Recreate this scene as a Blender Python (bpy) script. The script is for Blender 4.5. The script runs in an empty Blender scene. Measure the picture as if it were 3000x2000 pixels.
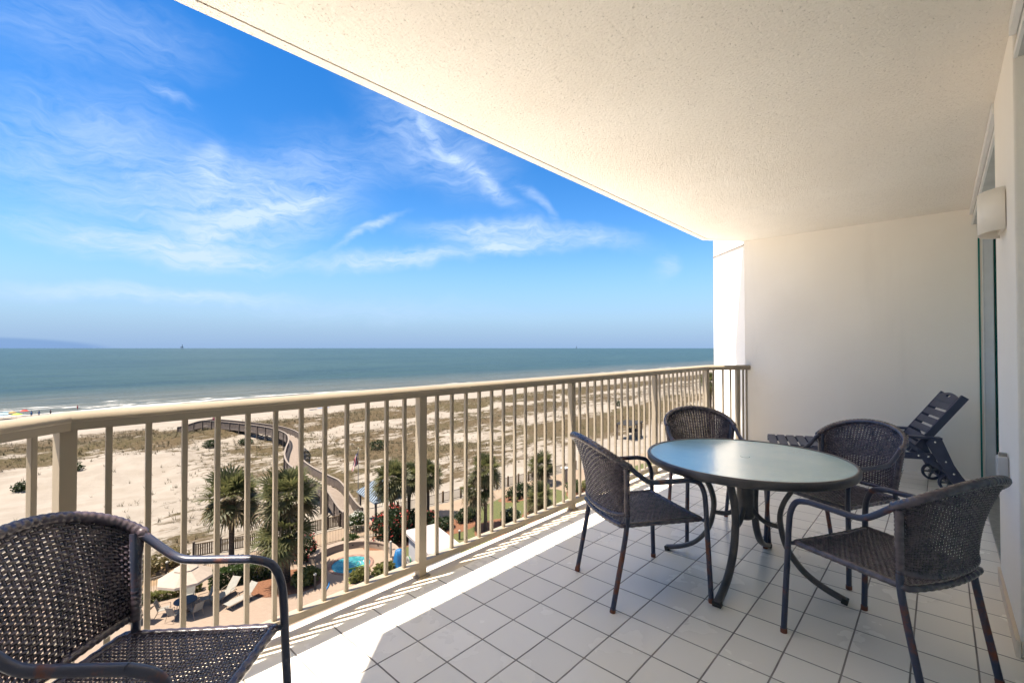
import bpy, bmesh, math, random
from mathutils import Vector, Matrix, noise
R = math.radians; PI = math.pi
S = bpy.context.scene
COL = S.collection

# ------------------------------------------------------------------ camera, sky, sun, exposure
cd = bpy.data.cameras.new('camera'); cam = bpy.data.objects.new('camera', cd); COL.objects.link(cam)
cd.sensor_width = 36.0; cd.lens = 1358.06 / 3000 * 36; cd.clip_start = .02; cd.clip_end = 200000
EYE = Vector((0, 0, 1.34)); YAW = .745650; PITCH = .0142557
fwd = Vector((math.cos(YAW)*math.cos(PITCH), math.sin(YAW)*math.cos(PITCH), math.sin(PITCH)))
cam.location = EYE; cam.rotation_euler = fwd.to_track_quat('-Z', 'Y').to_euler()
S.camera = cam
S.view_settings.view_transform = 'Standard'; S.view_settings.look = 'None'
S.view_settings.exposure = 2.5; S.view_settings.gamma = 1
S.cycles.diffuse_bounces = 8; S.cycles.max_bounces = 14; S.cycles.transparent_max_bounces = 16

SUN = Vector((-.40, .134, 1)).normalized()
sl = bpy.data.lights.new('sun', 'SUN'); sl.energy = 2.7; sl.angle = R(.55); sl.color = (1, .89, .75)
so = bpy.data.objects.new('sun', sl); COL.objects.link(so)
so.location = (-20, 10, 60); so.rotation_euler = (-SUN).to_track_quat('-Z', 'Y').to_euler()

W = bpy.data.worlds.new('World'); S.world = W; W.use_nodes = True
wt = W.node_tree; wn = wt.nodes; wl = wt.links
for n in list(wn): wn.remove(n)
def WN(t, **k):
    n = wn.new(t)
    for a, b in k.items(): setattr(n, a, b)
    return n
def wm(op, a, b=None, c=None, clamp=False):
    n = WN('ShaderNodeMath', operation=op, use_clamp=clamp)
    for i, v in enumerate((a, b, c)):
        if v is None: continue
        if isinstance(v, (int, float)): n.inputs[i].default_value = v
        else: wl.new(v, n.inputs[i])
    return n.outputs[0]
sky = WN('ShaderNodeTexSky', sky_type='NISHITA', sun_disc=False)
sky.sun_elevation = math.asin(SUN.z); sky.sun_rotation = math.atan2(SUN.x, SUN.y)
sky.air_density = 1.0; sky.dust_density = .15; sky.ozone_density = 1.6; sky.altitude = 0
hs = WN('ShaderNodeHueSaturation'); hs.inputs['Hue'].default_value = .507; hs.inputs['Saturation'].default_value = 1.44; hs.inputs['Value'].default_value = .285
wl.new(sky.outputs[0], hs.inputs['Color'])
tc = WN('ShaderNodeTexCoord'); sp = WN('ShaderNodeSeparateXYZ'); wl.new(tc.outputs['Generated'], sp.inputs[0])
az = wm('ARCTAN2', sp.outputs[1], sp.outputs[0]); el = wm('ARCSINE', sp.outputs[2])
cb = WN('ShaderNodeCombineXYZ'); wl.new(az, cb.inputs[0]); wl.new(el, cb.inputs[1])
def wnoise(vec, sc, det=5, rough=.6, dist=0.0):
    n = WN('ShaderNodeTexNoise'); n.inputs['Scale'].default_value = sc; n.inputs['Detail'].default_value = det
    n.inputs['Roughness'].default_value = rough; n.inputs['Distortion'].default_value = dist
    wl.new(vec, n.inputs['Vector']); return n
def vscale(vec, s, rot=0):
    m = WN('ShaderNodeMapping'); m.inputs['Scale'].default_value = s; m.inputs['Rotation'].default_value = (0, 0, rot)
    wl.new(vec, m.inputs['Vector']); return m.outputs[0]
wv = wnoise(cb.outputs[0], 5.0, 4)
va = WN('ShaderNodeVectorMath', operation='SUBTRACT'); wl.new(wv.outputs['Color'], va.inputs[0]); va.inputs[1].default_value = (.5, .5, .5)
vb = WN('ShaderNodeVectorMath', operation='SCALE'); wl.new(va.outputs[0], vb.inputs[0]); vb.inputs['Scale'].default_value = .11
vc = WN('ShaderNodeVectorMath', operation='ADD'); wl.new(cb.outputs[0], vc.inputs[0]); wl.new(vb.outputs[0], vc.inputs[1])
warp = vc.outputs[0]
def blob(azd, eld, ln, wd, rot, amt, src=None, hard=0.0):
    m = WN('ShaderNodeMapping', vector_type='TEXTURE'); wl.new(src or warp, m.inputs['Vector'])
    m.inputs['Location'].default_value = (R(azd), R(eld), 0); m.inputs['Rotation'].default_value = (0, 0, R(rot))
    m.inputs['Scale'].default_value = (R(ln), R(wd), 1)
    l = WN('ShaderNodeVectorMath', operation='LENGTH'); wl.new(m.outputs[0], l.inputs[0])
    r = WN('ShaderNodeMapRange', interpolation_type='SMOOTHERSTEP'); wl.new(l.outputs['Value'], r.inputs['Value'])
    r.inputs['From Min'].default_value = hard; r.inputs['From Max'].default_value = 1
    r.inputs['To Min'].default_value = amt; r.inputs['To Max'].default_value = 0
    return r.outputs[0]
# cirrus: azimuth (deg, from +X towards the sea), elevation, half length, half width, tilt, amount
blobs = [(49.5, 23, 15, 1.3, 38, .62), (45.5, 19.0, 7, 1.6, 38, .55), (52, 24.5, 16, 7, 30, .6), (39.5, 17.2, 5, 1.2, 40, .6),
         (42.5, 13.4, 18, 2.8, 3, 1.1), (44.0, 11.6, 6, 1.1, 4, 1.1), (57, 10.4, 17, 2.0, -5, 1.1), (79, 10.0, 18, 2.8, 2, 1.15),
         (71, 15.5, 16, 7.5, -14, .95), (72, 14.2, 12, 1.4, -22, 1.0), (60, 13.6, 8, .9, -28, .9), (75.5, 18.5, 2.2, 4.5, 12, .55), (80, 5.0, 18, 1.6, 0, .9),
         (80, 24, 4, 1.1, 6, .5), (84, 17, 17, 9, 0, .62), (24.0, 9.6, 2.6, 2.6, 50, .55), (60, 4.2, 30, 2.6, 0, .25), (85, 27, 15, 5, -10, .35), (62, 22, 14, 5, 0, .28), (30, 12.5, 8, 2.0, 8, .35)]
acc = None
for b in blobs:
    o = blob(*b); acc = o if acc is None else wm('ADD', acc, o)
st = wnoise(vscale(warp, (5, 22, 1), R(-8)), 1.6, 8, .62, .8)
st2 = wnoise(vscale(warp, (9, 30, 1), R(20)), 2.2, 7, .65, 1.2)
stm = wm('ADD', wm('MULTIPLY', st.outputs['Fac'], .62), wm('MULTIPLY', st2.outputs['Fac'], .38))
sr = WN('ShaderNodeMapRange'); wl.new(stm, sr.inputs['Value']); sr.inputs['From Min'].default_value = .34; sr.inputs['From Max'].default_value = .63
sr.inputs['To Min'].default_value = .14; sr.inputs['To Max'].default_value = 1.0
hz = WN('ShaderNodeMapRange', interpolation_type='SMOOTHSTEP'); wl.new(el, hz.inputs['Value'])
hz.inputs['From Min'].default_value = -.02; hz.inputs['From Max'].default_value = .24; hz.inputs['To Min'].default_value = .95; hz.inputs['To Max'].default_value = 0
hzm = WN('ShaderNodeMix', data_type='RGBA'); wl.new(hz.outputs[0], hzm.inputs['Factor']); wl.new(hs.outputs[0], hzm.inputs['A']); hzm.inputs['B'].default_value = (.335, .60, 1.06, 1)
cf = wm('MULTIPLY', acc, sr.outputs[0])
cf = wm('MULTIPLY', cf, .92, clamp=True)
mix = WN('ShaderNodeMix', data_type='RGBA'); wl.new(cf, mix.inputs['Factor']); wl.new(hzm.outputs['Result'], mix.inputs['A'])
mix.inputs['B'].default_value = (.90, 1.16, 1.60, 1)
bank = blob(93, -.2, 10.6, 1.3, 0, .6, cb.outputs[0], .72)
mix2 = WN('ShaderNodeMix', data_type='RGBA'); wl.new(bank, mix2.inputs['Factor']); wl.new(mix.outputs['Result'], mix2.inputs['A'])
mix2.inputs['B'].default_value = (.26, .48, .92, 1)
# bright veil overhead, out of view, added to whiten and lift the fill light
ov = WN('ShaderNodeMapRange', interpolation_type='SMOOTHSTEP'); wl.new(el, ov.inputs['Value'])
ov.inputs['From Min'].default_value = .66; ov.inputs['From Max'].default_value = 1.0; ov.inputs['To Min'].default_value = 0; ov.inputs['To Max'].default_value = .8
mix3 = WN('ShaderNodeMix', data_type='RGBA'); wl.new(ov.outputs[0], mix3.inputs['Factor']); wl.new(mix2.outputs['Result'], mix3.inputs['A']); mix3.inputs['B'].default_value = (2.1, 2.05, 2.0, 1)
bg = WN('ShaderNodeBackground'); bg.inputs['Strength'].default_value = .13; wl.new(mix3.outputs['Result'], bg.inputs['Color'])
wo = WN('ShaderNodeOutputWorld'); wl.new(bg.outputs[0], wo.inputs['Surface'])

# ------------------------------------------------------------------ helpers
class NT:
    """small helper round a material's node tree"""
    def __init__(s, name):
        s.m = bpy.data.materials.new(name); s.m.use_nodes = True; s.t = s.m.node_tree; s.b = s.t.nodes['Principled BSDF']
    def n(s, t, ins=None, **k):
        x = s.t.nodes.new(t)
        for a, b in k.items(): setattr(x, a, b)
        for a, b in (ins or {}).items(): s.set(x.inputs[a], b)
        return x
    def set(s, sock, v):
        if hasattr(v, 'links') or isinstance(v, bpy.types.NodeSocket): s.t.links.new(v, sock)
        else: sock.default_value = v
    def math(s, op, a, b=0.0, c=None, clamp=False):
        x = s.n('ShaderNodeMath', operation=op, use_clamp=clamp); s.set(x.inputs[0], a); s.set(x.inputs[1], b)
        if c is not None: s.set(x.inputs[2], c)
        return x.outputs[0]
    def co(s, kind='Object'): return s.n('ShaderNodeTexCoord').outputs[kind]
    def map(s, v, scale=(1, 1, 1), loc=(0, 0, 0), rot=(0, 0, 0)):
        return s.n('ShaderNodeMapping', {'Vector': v, 'Scale': scale, 'Location': loc, 'Rotation': rot}).outputs[0]
    def noise(s, v, sc, det=4, rough=.55, dist=0.0):
        return s.n('ShaderNodeTexNoise', {'Vector': v, 'Scale': sc, 'Detail': det, 'Roughness': rough, 'Distortion': dist}).outputs['Fac']
    def rng(s, v, a, b, c=0.0, d=1.0, smooth=True):
        return s.n('ShaderNodeMapRange', {'Value': v, 'From Min': a, 'From Max': b, 'To Min': c, 'To Max': d}, interpolation_type='SMOOTHSTEP' if smooth else 'LINEAR').outputs[0]
    def mix(s, f, a, b):
        x = s.n('ShaderNodeMix', data_type='RGBA'); s.set(x.inputs['Factor'], f)
        for k, v in (('A', a), ('B', b)): s.set(x.inputs[k], v if not isinstance(v, tuple) else (v + (1,))[:4])
        return x.outputs['Result']
    def bump(s, h, strength=.3, dist=.01):
        s.set(s.b.inputs['Normal'], s.n('ShaderNodeBump', {'Height': h, 'Strength': strength, 'Distance': dist}).outputs[0])
    K = 1.0
    def base(s, v):
        if isinstance(v, tuple): v = (v + (1,))[:4]
        if NT.K != 1.0:
            x = s.n('ShaderNodeMix', data_type='RGBA', blend_type='MULTIPLY'); x.inputs['Factor'].default_value = 1
            s.set(x.inputs['A'], v); x.inputs['B'].default_value = (NT.K, NT.K, NT.K, 1); v = x.outputs['Result']
        s.set(s.b.inputs['Base Color'], v)
    def p(s, **k):
        for a, b in k.items(): s.set(s.b.inputs[a.replace('_', ' ')], b)
        return s

def simple(name, c, rough=.6, var=.12, sc=6.0, c2=None, bump=0.0, bsc=60.0, metal=0.0, spec=.5):
    t = NT(name); v = t.co(); f = t.noise(v, sc, 5)
    c2 = c2 or tuple(max(0, x*(1-var*2)) for x in c)
    t.base(t.mix(t.rng(f, .3, .7), c2, c)); t.p(Roughness=rough, Metallic=metal)
    t.b.inputs['Specular IOR Level'].default_value = spec
    if bump: t.bump(t.noise(v, bsc, 4), bump, .01)
    return t.m

class MB:
    """collects faces, then links them as ONE mesh object"""
    def __init__(s): s.v = []; s.f = []; s.mi = []; s.cur = 0; s.sm = []; s.smooth = False
    def add(s, vs, fs, smooth=None):
        o = len(s.v); s.v += [tuple(v) for v in vs]
        for f in fs: s.f.append(tuple(i+o for i in f)); s.mi.append(s.cur); s.sm.append(s.smooth if smooth is None else smooth)
        return s
    def box(s, c, d, rz=0, M=None):
        x, y, z = d[0]/2, d[1]/2, d[2]/2
        vs = [Vector((a*x, b*y, e*z)) for a in (-1, 1) for b in (-1, 1) for e in (-1, 1)]
        if rz: vs = [Matrix.Rotation(rz, 3, 'Z') @ v for v in vs]
        if M is not None: vs = [M @ v for v in vs]
        return s.add([v+Vector(c) for v in vs], [(0, 1, 3, 2), (4, 6, 7, 5), (0, 4, 5, 1), (2, 3, 7, 6), (0, 2, 6, 4), (1, 5, 7, 3)], False)
    def bar(s, a, b, w, h, up=(0, 0, 1)):
        a, b = Vector(a), Vector(b); d = (b-a); L = d.length; d.normalize(); up = Vector(up)
        if abs(d.dot(up)) > .98: up = Vector((1, 0, 0))
        r = d.cross(up).normalized(); u = r.cross(d)
        return s.box((a+b)/2, (w, L, h), M=Matrix((r, d, u)).transposed())
    def prism(s, poly, z0, z1, M=None):
        n = len(poly); vs = [Vector((p[0], p[1], z)) for z in (z0, z1) for p in poly]
        if M is not None: vs = [M @ v for v in vs]
        return s.add(vs, [tuple(range(n-1, -1, -1)), tuple(range(n, 2*n))] + [(i, (i+1) % n, n+(i+1) % n, n+i) for i in range(n)], False)
    def tube(s, pts, r, n=10, cap=True, closed=False, flat=1.0):
        P = [Vector(p) for p in pts]; m = len(P); rs = r if isinstance(r, (list, tuple)) else [r]*m
        vs = []; prev = None
        for i, p in enumerate(P):
            if closed: t = P[(i+1) % m]-P[i-1]
            else: t = P[min(i+1, m-1)]-P[max(i-1, 0)]
            t.normalize()
            if prev is None:
                a = Vector((0, 0, 1)) if abs(t.z) < .9 else Vector((0, 1, 0)); u = (a-t*a.dot(t)).normalized()
            else: u = (prev-t*prev.dot(t)).normalized()
            prev = u; w = t.cross(u)
            for k in range(n):
                q = 2*PI*k/n; vs.append(p+(u*math.cos(q)*flat+w*math.sin(q))*rs[i])
        fs = []
        for i in range(m if closed else m-1):
            j = (i+1) % m
            for k in range(n): fs.append((i*n+k, i*n+(k+1) % n, j*n+(k+1) % n, j*n+k))
        s.add(vs, fs, True)
        if cap and not closed:
            s.add(vs[:n], [tuple(range(n-1, -1, -1))], False); s.add(vs[-n:], [tuple(range(n))], False)
        return s
    def lathe(s, prof, c=(0, 0, 0), n=24, M=None, smooth=True, close=False):
        vs = []
        for r, z in prof:
            for k in range(n):
                q = 2*PI*k/n; v = Vector((r*math.cos(q), r*math.sin(q), z))
                if M is not None: v = M @ v
                vs.append(v+Vector(c))
        m = len(prof); fs = []
        for i in range(m if close else m-1):
            j = (i+1) % m
            for k in range(n): fs.append((i*n+k, i*n+(k+1) % n, j*n+(k+1) % n, j*n+k))
        return s.add(vs, fs, smooth)
    def build(s, name, mats, parent=None, bevel=0, loc=None):
        me = bpy.data.meshes.new(name); me.from_pydata(s.v, [], s.f); me.update()
        for m in (mats if isinstance(mats, (list, tuple)) else [mats]): me.materials.append(m)
        me.polygons.foreach_set('material_index', s.mi); me.polygons.foreach_set('use_smooth', s.sm)
        bm = bmesh.new(); bm.from_mesh(me); bmesh.ops.recalc_face_normals(bm, faces=bm.faces); bm.to_mesh(me); bm.free()
        o = bpy.data.objects.new(name, me); COL.objects.link(o)
        if parent is not None: o.parent = parent
        if loc: o.location = loc
        if bevel:
            b = o.modifiers.new('bevel', 'BEVEL'); b.width = bevel; b.segments = 2; b.limit_method = 'ANGLE'; b.harden_normals = False
        return o

def tag(o, label=None, cat=None, group=None, kind=None):
    for k, v in (('label', label), ('category', cat), ('group', group), ('kind', kind)):
        if v: o[k] = v
    return o
def thing(name, label, cat, loc=(0, 0, 0), rz=0.0, group=None):
    o = bpy.data.objects.new(name, None); o.empty_display_size = .1; COL.objects.link(o)
    o.location = loc; o.rotation_euler = (0, 0, rz); return tag(o, label, cat, group)
def copy_tree(o, parent=None):
    c = o.copy(); COL.objects.link(c)
    if parent is not None: c.parent = parent
    for ch in list(o.children): copy_tree(ch, c)
    return c
def dup(root, loc, rz, label, group=None):
    c = copy_tree(root); c.location = loc; c.rotation_euler = (0, 0, rz); c['label'] = label
    if group: c['group'] = group
    return c
def spline(pts, n=6):
    P = [Vector(p) for p in pts]; out = []
    for i in range(len(P)-1):
        a, b, c, d = P[max(i-1, 0)], P[i], P[i+1], P[min(i+2, len(P)-1)]
        for k in range(n):
            t = k/n; out.append(.5*((2*b)+(c-a)*t+(2*a-5*b+4*c-d)*t*t+(3*b-a-3*c+d)*t**3))
    return out+[P[-1]]
rnd = random.Random(7)

# ------------------------------------------------------------------ materials of the balcony
def stucco(name, c, c2, bsc=45, strength=.35, pits=False, dist=.01):
    t = NT(name); v = t.co(); f = t.noise(v, 1.3, 5)
    col = t.mix(t.rng(f, .3, .72), c2, c)
    h = t.noise(v, bsc, 5, .6)
    stn = t.rng(t.noise(t.map(v, (2.2, 2.2, .28)), 1.2, 6, .65), .55, .78, 0, .16); col = t.mix(stn, col, tuple(x*.72 for x in c2))
    stn2 = t.rng(t.noise(v, .9, 7, .7), .60, .74, 0, .12); col = t.mix(stn2, col, (c2[0]*.8, c2[1]*.74, c2[2]*.66))
    if pits:
        vo = t.n('ShaderNodeTexNoise', {'Vector': v, 'Scale': 105.0, 'Detail': 3.0, 'Roughness': .5, 'Distortion': .8}).outputs['Fac']
        pm = t.rng(vo, .64, .71); h = t.math('SUBTRACT', h, t.math('MULTIPLY', pm, 1.6))
        col = t.mix(t.math('MULTIPLY', pm, .5), col, tuple(x*.5 for x in c2))
        t.b.inputs['Roughness'].default_value = .9
    t.base(col); t.p(Roughness=.88); t.b.inputs['Specular IOR Level'].default_value = .25
    t.bump(h, strength, dist); return t.m
M_ceil = stucco('ceiling_stucco', (.81, .765, .69), (.775, .725, .645), 75, .8, True, .011)
M_wall = stucco('wall_stucco', (.92, .87, .79), (.90, .845, .76), 90, .25)
M_strip = stucco('slab_edge_paint', (.78, .70, .58), (.68, .58, .45), 120, .2)
M_groove = simple('groove_shadow_gap', (.25, .21, .18), .9)
M_rail = simple('cream_powder_coat', (.295, .250, .190), .42, .04, 3.0)
M_white = simple('white_frame', (.80, .80, .78), .4, .04)
M_track = simple('aluminium_track', (.42, .40, .36), .35, .15, 30, metal=.7)
M_sconce = simple('sconce_ceramic', (.90, .84, .73), .5, .03)

t = NT('white_floor_tile'); v = t.co()
sx = t.n('ShaderNodeSeparateXYZ', {0: v})
TX, TY, X0, Y0 = .20925, .20834, 1.0723, 1.9783
wob = t.math('MULTIPLY', t.math('SUBTRACT', t.noise(v, 3.0, 2), .5), .004)
gx = t.math('DIVIDE', t.math('SUBTRACT', t.math('ADD', sx.outputs[0], wob), X0), TX)
gy = t.math('DIVIDE', t.math('SUBTRACT', t.math('ADD', sx.outputs[1], wob), Y0), TY)
def edge(g):
    fr = t.math('FRACT', g); return t.math('MINIMUM', fr, t.math('SUBTRACT', 1.0, fr))
ed = t.math('MINIMUM', edge(gx), edge(gy))
grout = t.rng(ed, .0125, .021, 1, 0)
cell = t.n('ShaderNodeCombineXYZ', {0: t.math('FLOOR', gx), 1: t.math('FLOOR', gy)}).outputs[0]
rn = t.n('ShaderNodeTexWhiteNoise', {'Vector': cell}).outputs['Value']
tilec = t.mix(rn, (.87, .82, .735), (.925, .875, .79))
dirt = t.rng(t.noise(v, 2.2, 6, .62), .48, .85, 0, .06)
tilec = t.mix(dirt, tilec, (.62, .57, .52))
spk = t.rng(t.noise(v, 55, 2), .755, .80, 0, .5); tilec = t.mix(spk, tilec, (.45, .38, .32))
gcol = t.mix(t.rng(t.noise(v, 4, 4), .35, .65), (.17, .15, .135), (.30, .265, .23))
t.base(t.mix(grout, tilec, gcol))
t.p(Roughness=t.math('ADD', t.math('MULTIPLY', grout, .5), t.rng(t.noise(v, 2.5, 4), .2, .8, .23, .29)))
t.b.inputs['Specular IOR Level'].default_value = .45
hh = t.math('ADD', t.math('MULTIPLY', grout, -1.0), t.math('MULTIPLY', rn, .15)); t.bump(hh, .5, .003)
M_tile = t.m

t = NT('frame_rusty_metal'); v = t.co(); z = t.n('ShaderNodeSeparateXYZ', {0: v}).outputs[2]
ru = t.math('ADD', t.noise(v, 7, 6, .62), t.math('MULTIPLY', t.rng(z, .0, .42, 1, 0), .05))
low = t.rng(z, .0, .035, .22, 0)
f = t.rng(t.math('ADD', ru, low), .53, .67)
t.base(t.mix(f, (.036, .044, .078), (.165, .058, .034))); t.p(Roughness=t.rng(f, 0, 1, .33, .7)); t.bump(t.noise(v, 160, 3), .12, .003)
M_frame = t.m
def wicker(name, a, b):
    t = NT(name); v = t.co(); f = t.noise(v, 28, 4)
    t.base(t.mix(t.rng(f, .3, .7), a, b)); t.p(Roughness=.27); t.b.inputs['Specular IOR Level'].default_value = 1.0; t.bump(t.noise(t.map(v, (60, 60, 60)), 6, 3), .1, .002); return t.m
M_wick = wicker('dark_brown_wicker', (.034, .027, .042), (.092, .070, .088))
M_tmetal = simple('table_charcoal_metal', (.085, .080, .084), .38, .2, 9, (.05, .048, .053))
t = NT('frosted_table_glass'); v = t.co()
t.base(t.mix(t.rng(t.noise(v, 4, 4), .3, .7), (.34, .60, .62), (.44, .68, .68))); t.p(Roughness=.22, Coat_Weight=.8, Coat_Roughness=.16)
t.b.inputs['Specular IOR Level'].default_value = .75; t.b.inputs['Transmission Weight'].default_value = .05
t.bump(t.math('ADD', t.noise(v, 75, 3, .6, .6), t.math('MULTIPLY', t.noise(t.map(v, (30, 70, 1), rot=(0, 0, .6)), 1.5, 3), .6)), .38, .004)
M_tglass = t.m
M_poly = simple('black_poly_lumber', (.042, .050, .092), .45, .12, 12, bump=.05, bsc=90)
M_bolt = simple('steel_bolt', (.75, .76, .76), .25, .05, metal=.8)
M_hub = simple('wheel_rim_grey', (.14, .14, .15), .5)
t = NT('door_glass'); o = t.t.nodes['Material Output']
gl = t.n('ShaderNodeBsdfGlossy', {'Color': (.86, .97, .95, 1), 'Roughness': .01}); tr = t.n('ShaderNodeBsdfTransparent', {'Color': (.93, .98, .97, 1)})
lw = t.n('ShaderNodeLayerWeight', {'Blend': .5}).outputs['Facing']
fr = t.math('ADD', .06, t.math('MULTIPLY', .94, t.math('POWER', lw, 5.0)))
ms = t.n('ShaderNodeMixShader', {0: fr, 1: tr.outputs[0], 2: gl.outputs[0]})
t.t.links.new(ms.outputs[0], o.inputs['Surface']); M_glass = t.m
M_gedge = simple('green_glass_edge', (.02, .20, .17), .15, .1)
M_curtain = simple('pale_curtain', (.86, .84, .79), .9, .12, 8)

# ------------------------------------------------------------------ balcony: floor, ceiling, walls
XW, ZC = 6.72, 2.78
LX, DY = -.42, -.245
mb = MB()
mb.prism([(LX, -.40), (XW+.3, -.40), (XW+.3, 1.72), (6.12, 2.17), (.235, 2.17), (LX, 1.62)], -.14, 0)
tag(mb.build('floor', M_tile), kind='structure')
mb = MB(); mb.prism([(LX, 1.62), (.235, 2.17), (6.12, 2.17), (XW+.3, 1.72), (XW+.3, 1.80), (6.27, 2.318), (.085, 2.318), (LX, 1.86)], -.16, -.001)
tag(mb.build('floor_edge', M_strip), kind='structure')
mb = MB()
def inset(d): return [(LX, 1.86-d*.6), (.085+d*.42, 2.318-d), (6.27-d*.42, 2.318-d), (XW, 1.93-d*.6)]
a, b, c = inset(0), inset(.062), inset(.074)
mb.prism([(LX, -.9), *c, (XW, -.9)], ZC, ZC+.2)
mb.cur = 0; mb.prism(a+b[::-1], ZC, ZC+.2)
mb.cur = 1; mb.prism(b+c[::-1], ZC+.012, ZC+.19)
tag(mb.build('ceiling', [M_ceil, M_groove]), kind='structure')

end = thing('end_wall', 'cream stucco end wall behind the black chaise, with a white angled fin by the railing', 'wall', (XW, 0, 0))
mb = MB(); mb.prism([(0, -.62), (.22, -.62), (.22, 1.93-.22*.2), (0, 1.93)], -.16, ZC+.2); mb.build('wall_face', M_wall, end)
mb = MB(); fx = .62
mb.prism([(.004, 1.934), (fx, 1.934+fx), (fx+.16, 1.934+fx-.16), (.225, 1.80)], -14, ZC+.9); mb.build('wall_fin', M_wall, end)
mb = MB(); mb.bar((.006, 1.945, 2.735), (fx+.002, 1.934+fx+.006, 2.735), .012, .012); mb.build('fin_joint', M_groove, end)
nwt = thing('near_wall', 'cream stucco wall with an unseen short fin closing the near end of the balcony', 'wall', (LX, 0, 0))
mb = MB(); mb.prism([(-.22, -.9), (0, -.9), (0, 1.86), (-.22, 1.70)], -.16, ZC+.2); mb.build('wall_face', M_wall, nwt)
mb = MB(); mb.prism([(-.004, 1.864), (-.66, 2.52), (-.80, 2.38), (-.222, 1.80), (-.222, 1.702)], -.16, ZC+.42); mb.build('wall_fin', M_wall, nwt)  # unseen fin, its height set to keep the sun off the near chair

pier = thing('wall_pier', 'white stucco wall pier between the two sliding doors, carrying the sconce', 'wall', (3.44, DY, 0))
mb = MB(); mb.box((0, -.20, ZC/2), (.92, .40, ZC)); mb.build('pier_face', M_wall, pier, bevel=.008)
mb = MB(); mb.prism([(-.47, .001), (.46, .001), (.46, .012), (-.46, .016)], 0, .075); mb.build('cove_base', M_strip, pier)

def sliding_door(x0, x1, label):
    d = thing('sliding_door', label, 'door', ((x0+x1)/2, DY-.16, 0)); w = x1-x0; h = ZC-.17
    mb = MB(); mb.box((0, .045, ZC-.085), (w, .20, .168)); mb.build('head_casing', simple('grey_head_casing', (.50, .51, .50), .5) if 'grey_head_casing' not in bpy.data.materials else bpy.data.materials['grey_head_casing'], d, bevel=.004)
    mb = MB(); mb.bar((-w/2, .158, ZC-.035), (w/2, .158, ZC-.035), .022, .06); mb.bar((-w/2, .150, ZC-.155), (w/2, .150, ZC-.155), .012, .03); mb.build('head_trim', M_white, d)
    for sx_ in (-1, 1):
        mb = MB(); mb.box((sx_*(w/2-.03), .041, h/2), (.06, .072, h)); mb.build('jamb', simple('shaded_white_frame', (.62, .65, .68), .35, .04) if 'shaded_white_frame' not in bpy.data.materials else bpy.data.materials['shaded_white_frame'], d, bevel=.003)  # blue-grey colour paints in the shade on the white jamb
        mb = MB(); mb.box((sx_*(w/2-.031), .0805, h/2), (.066, .006, h)); mb.box((sx_*(w/2-.03), -.07, h/2), (.058, .10, h)); mb.build('jamb_stop', M_white, d)
        mb = MB(); mb.box((sx_*(w/2-.032), -.008, h/2), (.066, .024, h)); mb.build('glass_strip', simple('dark_green_glass_strip', (.005, .06, .05), .2) if 'dark_green_glass_strip' not in bpy.data.materials else bpy.data.materials['dark_green_glass_strip'], d)  # dark green strip standing in for glass seen at a grazing angle
    mb = MB(); mb.box((sx_*(w/2-.004), .105, h/2), (.008, .014, h)); mb.build('weather_strip', M_gedge, d)
    mb = MB(); mb.box((0, .03, .012), (w-.13, .22, .024))
    for yy in (-.05, -.01, .03): mb.box((0, yy, .034), (w-.12, .008, .02))
    mb.build('track', M_track, d)
    for k, (a, b, yy) in enumerate(((-w/2+.06, .05, -.04), (-.05, w/2-.06, -.085))):
        p = MB()
        for xx in (a+.03, b-.03): p.box((xx, yy, h/2+.02), (.06, .034, h-.04))
        for zz, hh_ in ((.09, .10), (h-.03, .06)): p.box(((a+b)/2, yy, zz), (b-a-.12, .034, hh_))
        po = p.build('door_panel', M_white, d, bevel=.003)
        g = MB(); g.box(((a+b)/2, yy, h/2+.05), (b-a-.118, .008, h-.2)); g.build('glass_pane', M_glass, po)
        g = MB()
        for xx in (a+.064, b-.064): g.box((xx, yy+.002, h/2+.05), (.007, .018, h-.21))
        g.build('glass_edge', M_gedge, po)
    c = MB(); n = 90
    c.add([(-w/2+w*i/n, -.25+.025*math.sin(i*1.7), z) for i in range(n+1) for z in (.03, h)], [(2*i, 2*i+2, 2*i+3, 2*i+1) for i in range(n)], True)
    c.build('curtain', M_curtain, d); return d
sliding_door(3.902, 6.718, 'far white sliding glass door between the pier and the end wall')
sliding_door(-.415, 2.978, 'near white sliding glass door at the right edge, nearer than the pier')

sc = thing('wall_sconce', 'cream half round ceramic sconce high on the white pier', 'lamp', (3.44, DY, 1.925))
mb = MB(); n = 20; vs = []
for rr in (1.0, .94):
    for zz in (0, .208):
        for i in range(n+1):
            q = PI*i/n; vs.append((.142*rr*math.cos(q), .004+.092*rr*math.sin(q), zz))
m_ = n+1; fs = []
for i in range(n):
    fs += [(i, i+1, m_+i+1, m_+i), (2*m_+i+1, 2*m_+i, 3*m_+i, 3*m_+i+1), (i+1, i, 2*m_+i, 2*m_+i+1), (m_+i, m_+i+1, 3*m_+i+1, 3*m_+i)]
mb.add(vs, fs, True); sh = mb.build('lamp_shade', M_sconce, sc); sh.data.polygons.foreach_set('use_smooth', [True]*len(sh.data.polygons))
mb = MB(); mb.box((0, .008, .104), (.25, .014, .18)); mb.build('back_plate', M_sconce, sc)
oc = thing('outlet_cover', 'clear weatherproof outlet cover low on the white pier', 'outlet', (3.38, DY, .66))
mb = MB(); mb.box((0, .022, .07), (.085, .042, .14)); mb.build('cover', simple('outlet_plastic', (.55, .57, .58), .3), oc, bevel=.008)
mb = MB(); mb.box((0, .02, .148), (.03, .03, .016)); mb.build('hinge', M_track, oc)

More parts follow.
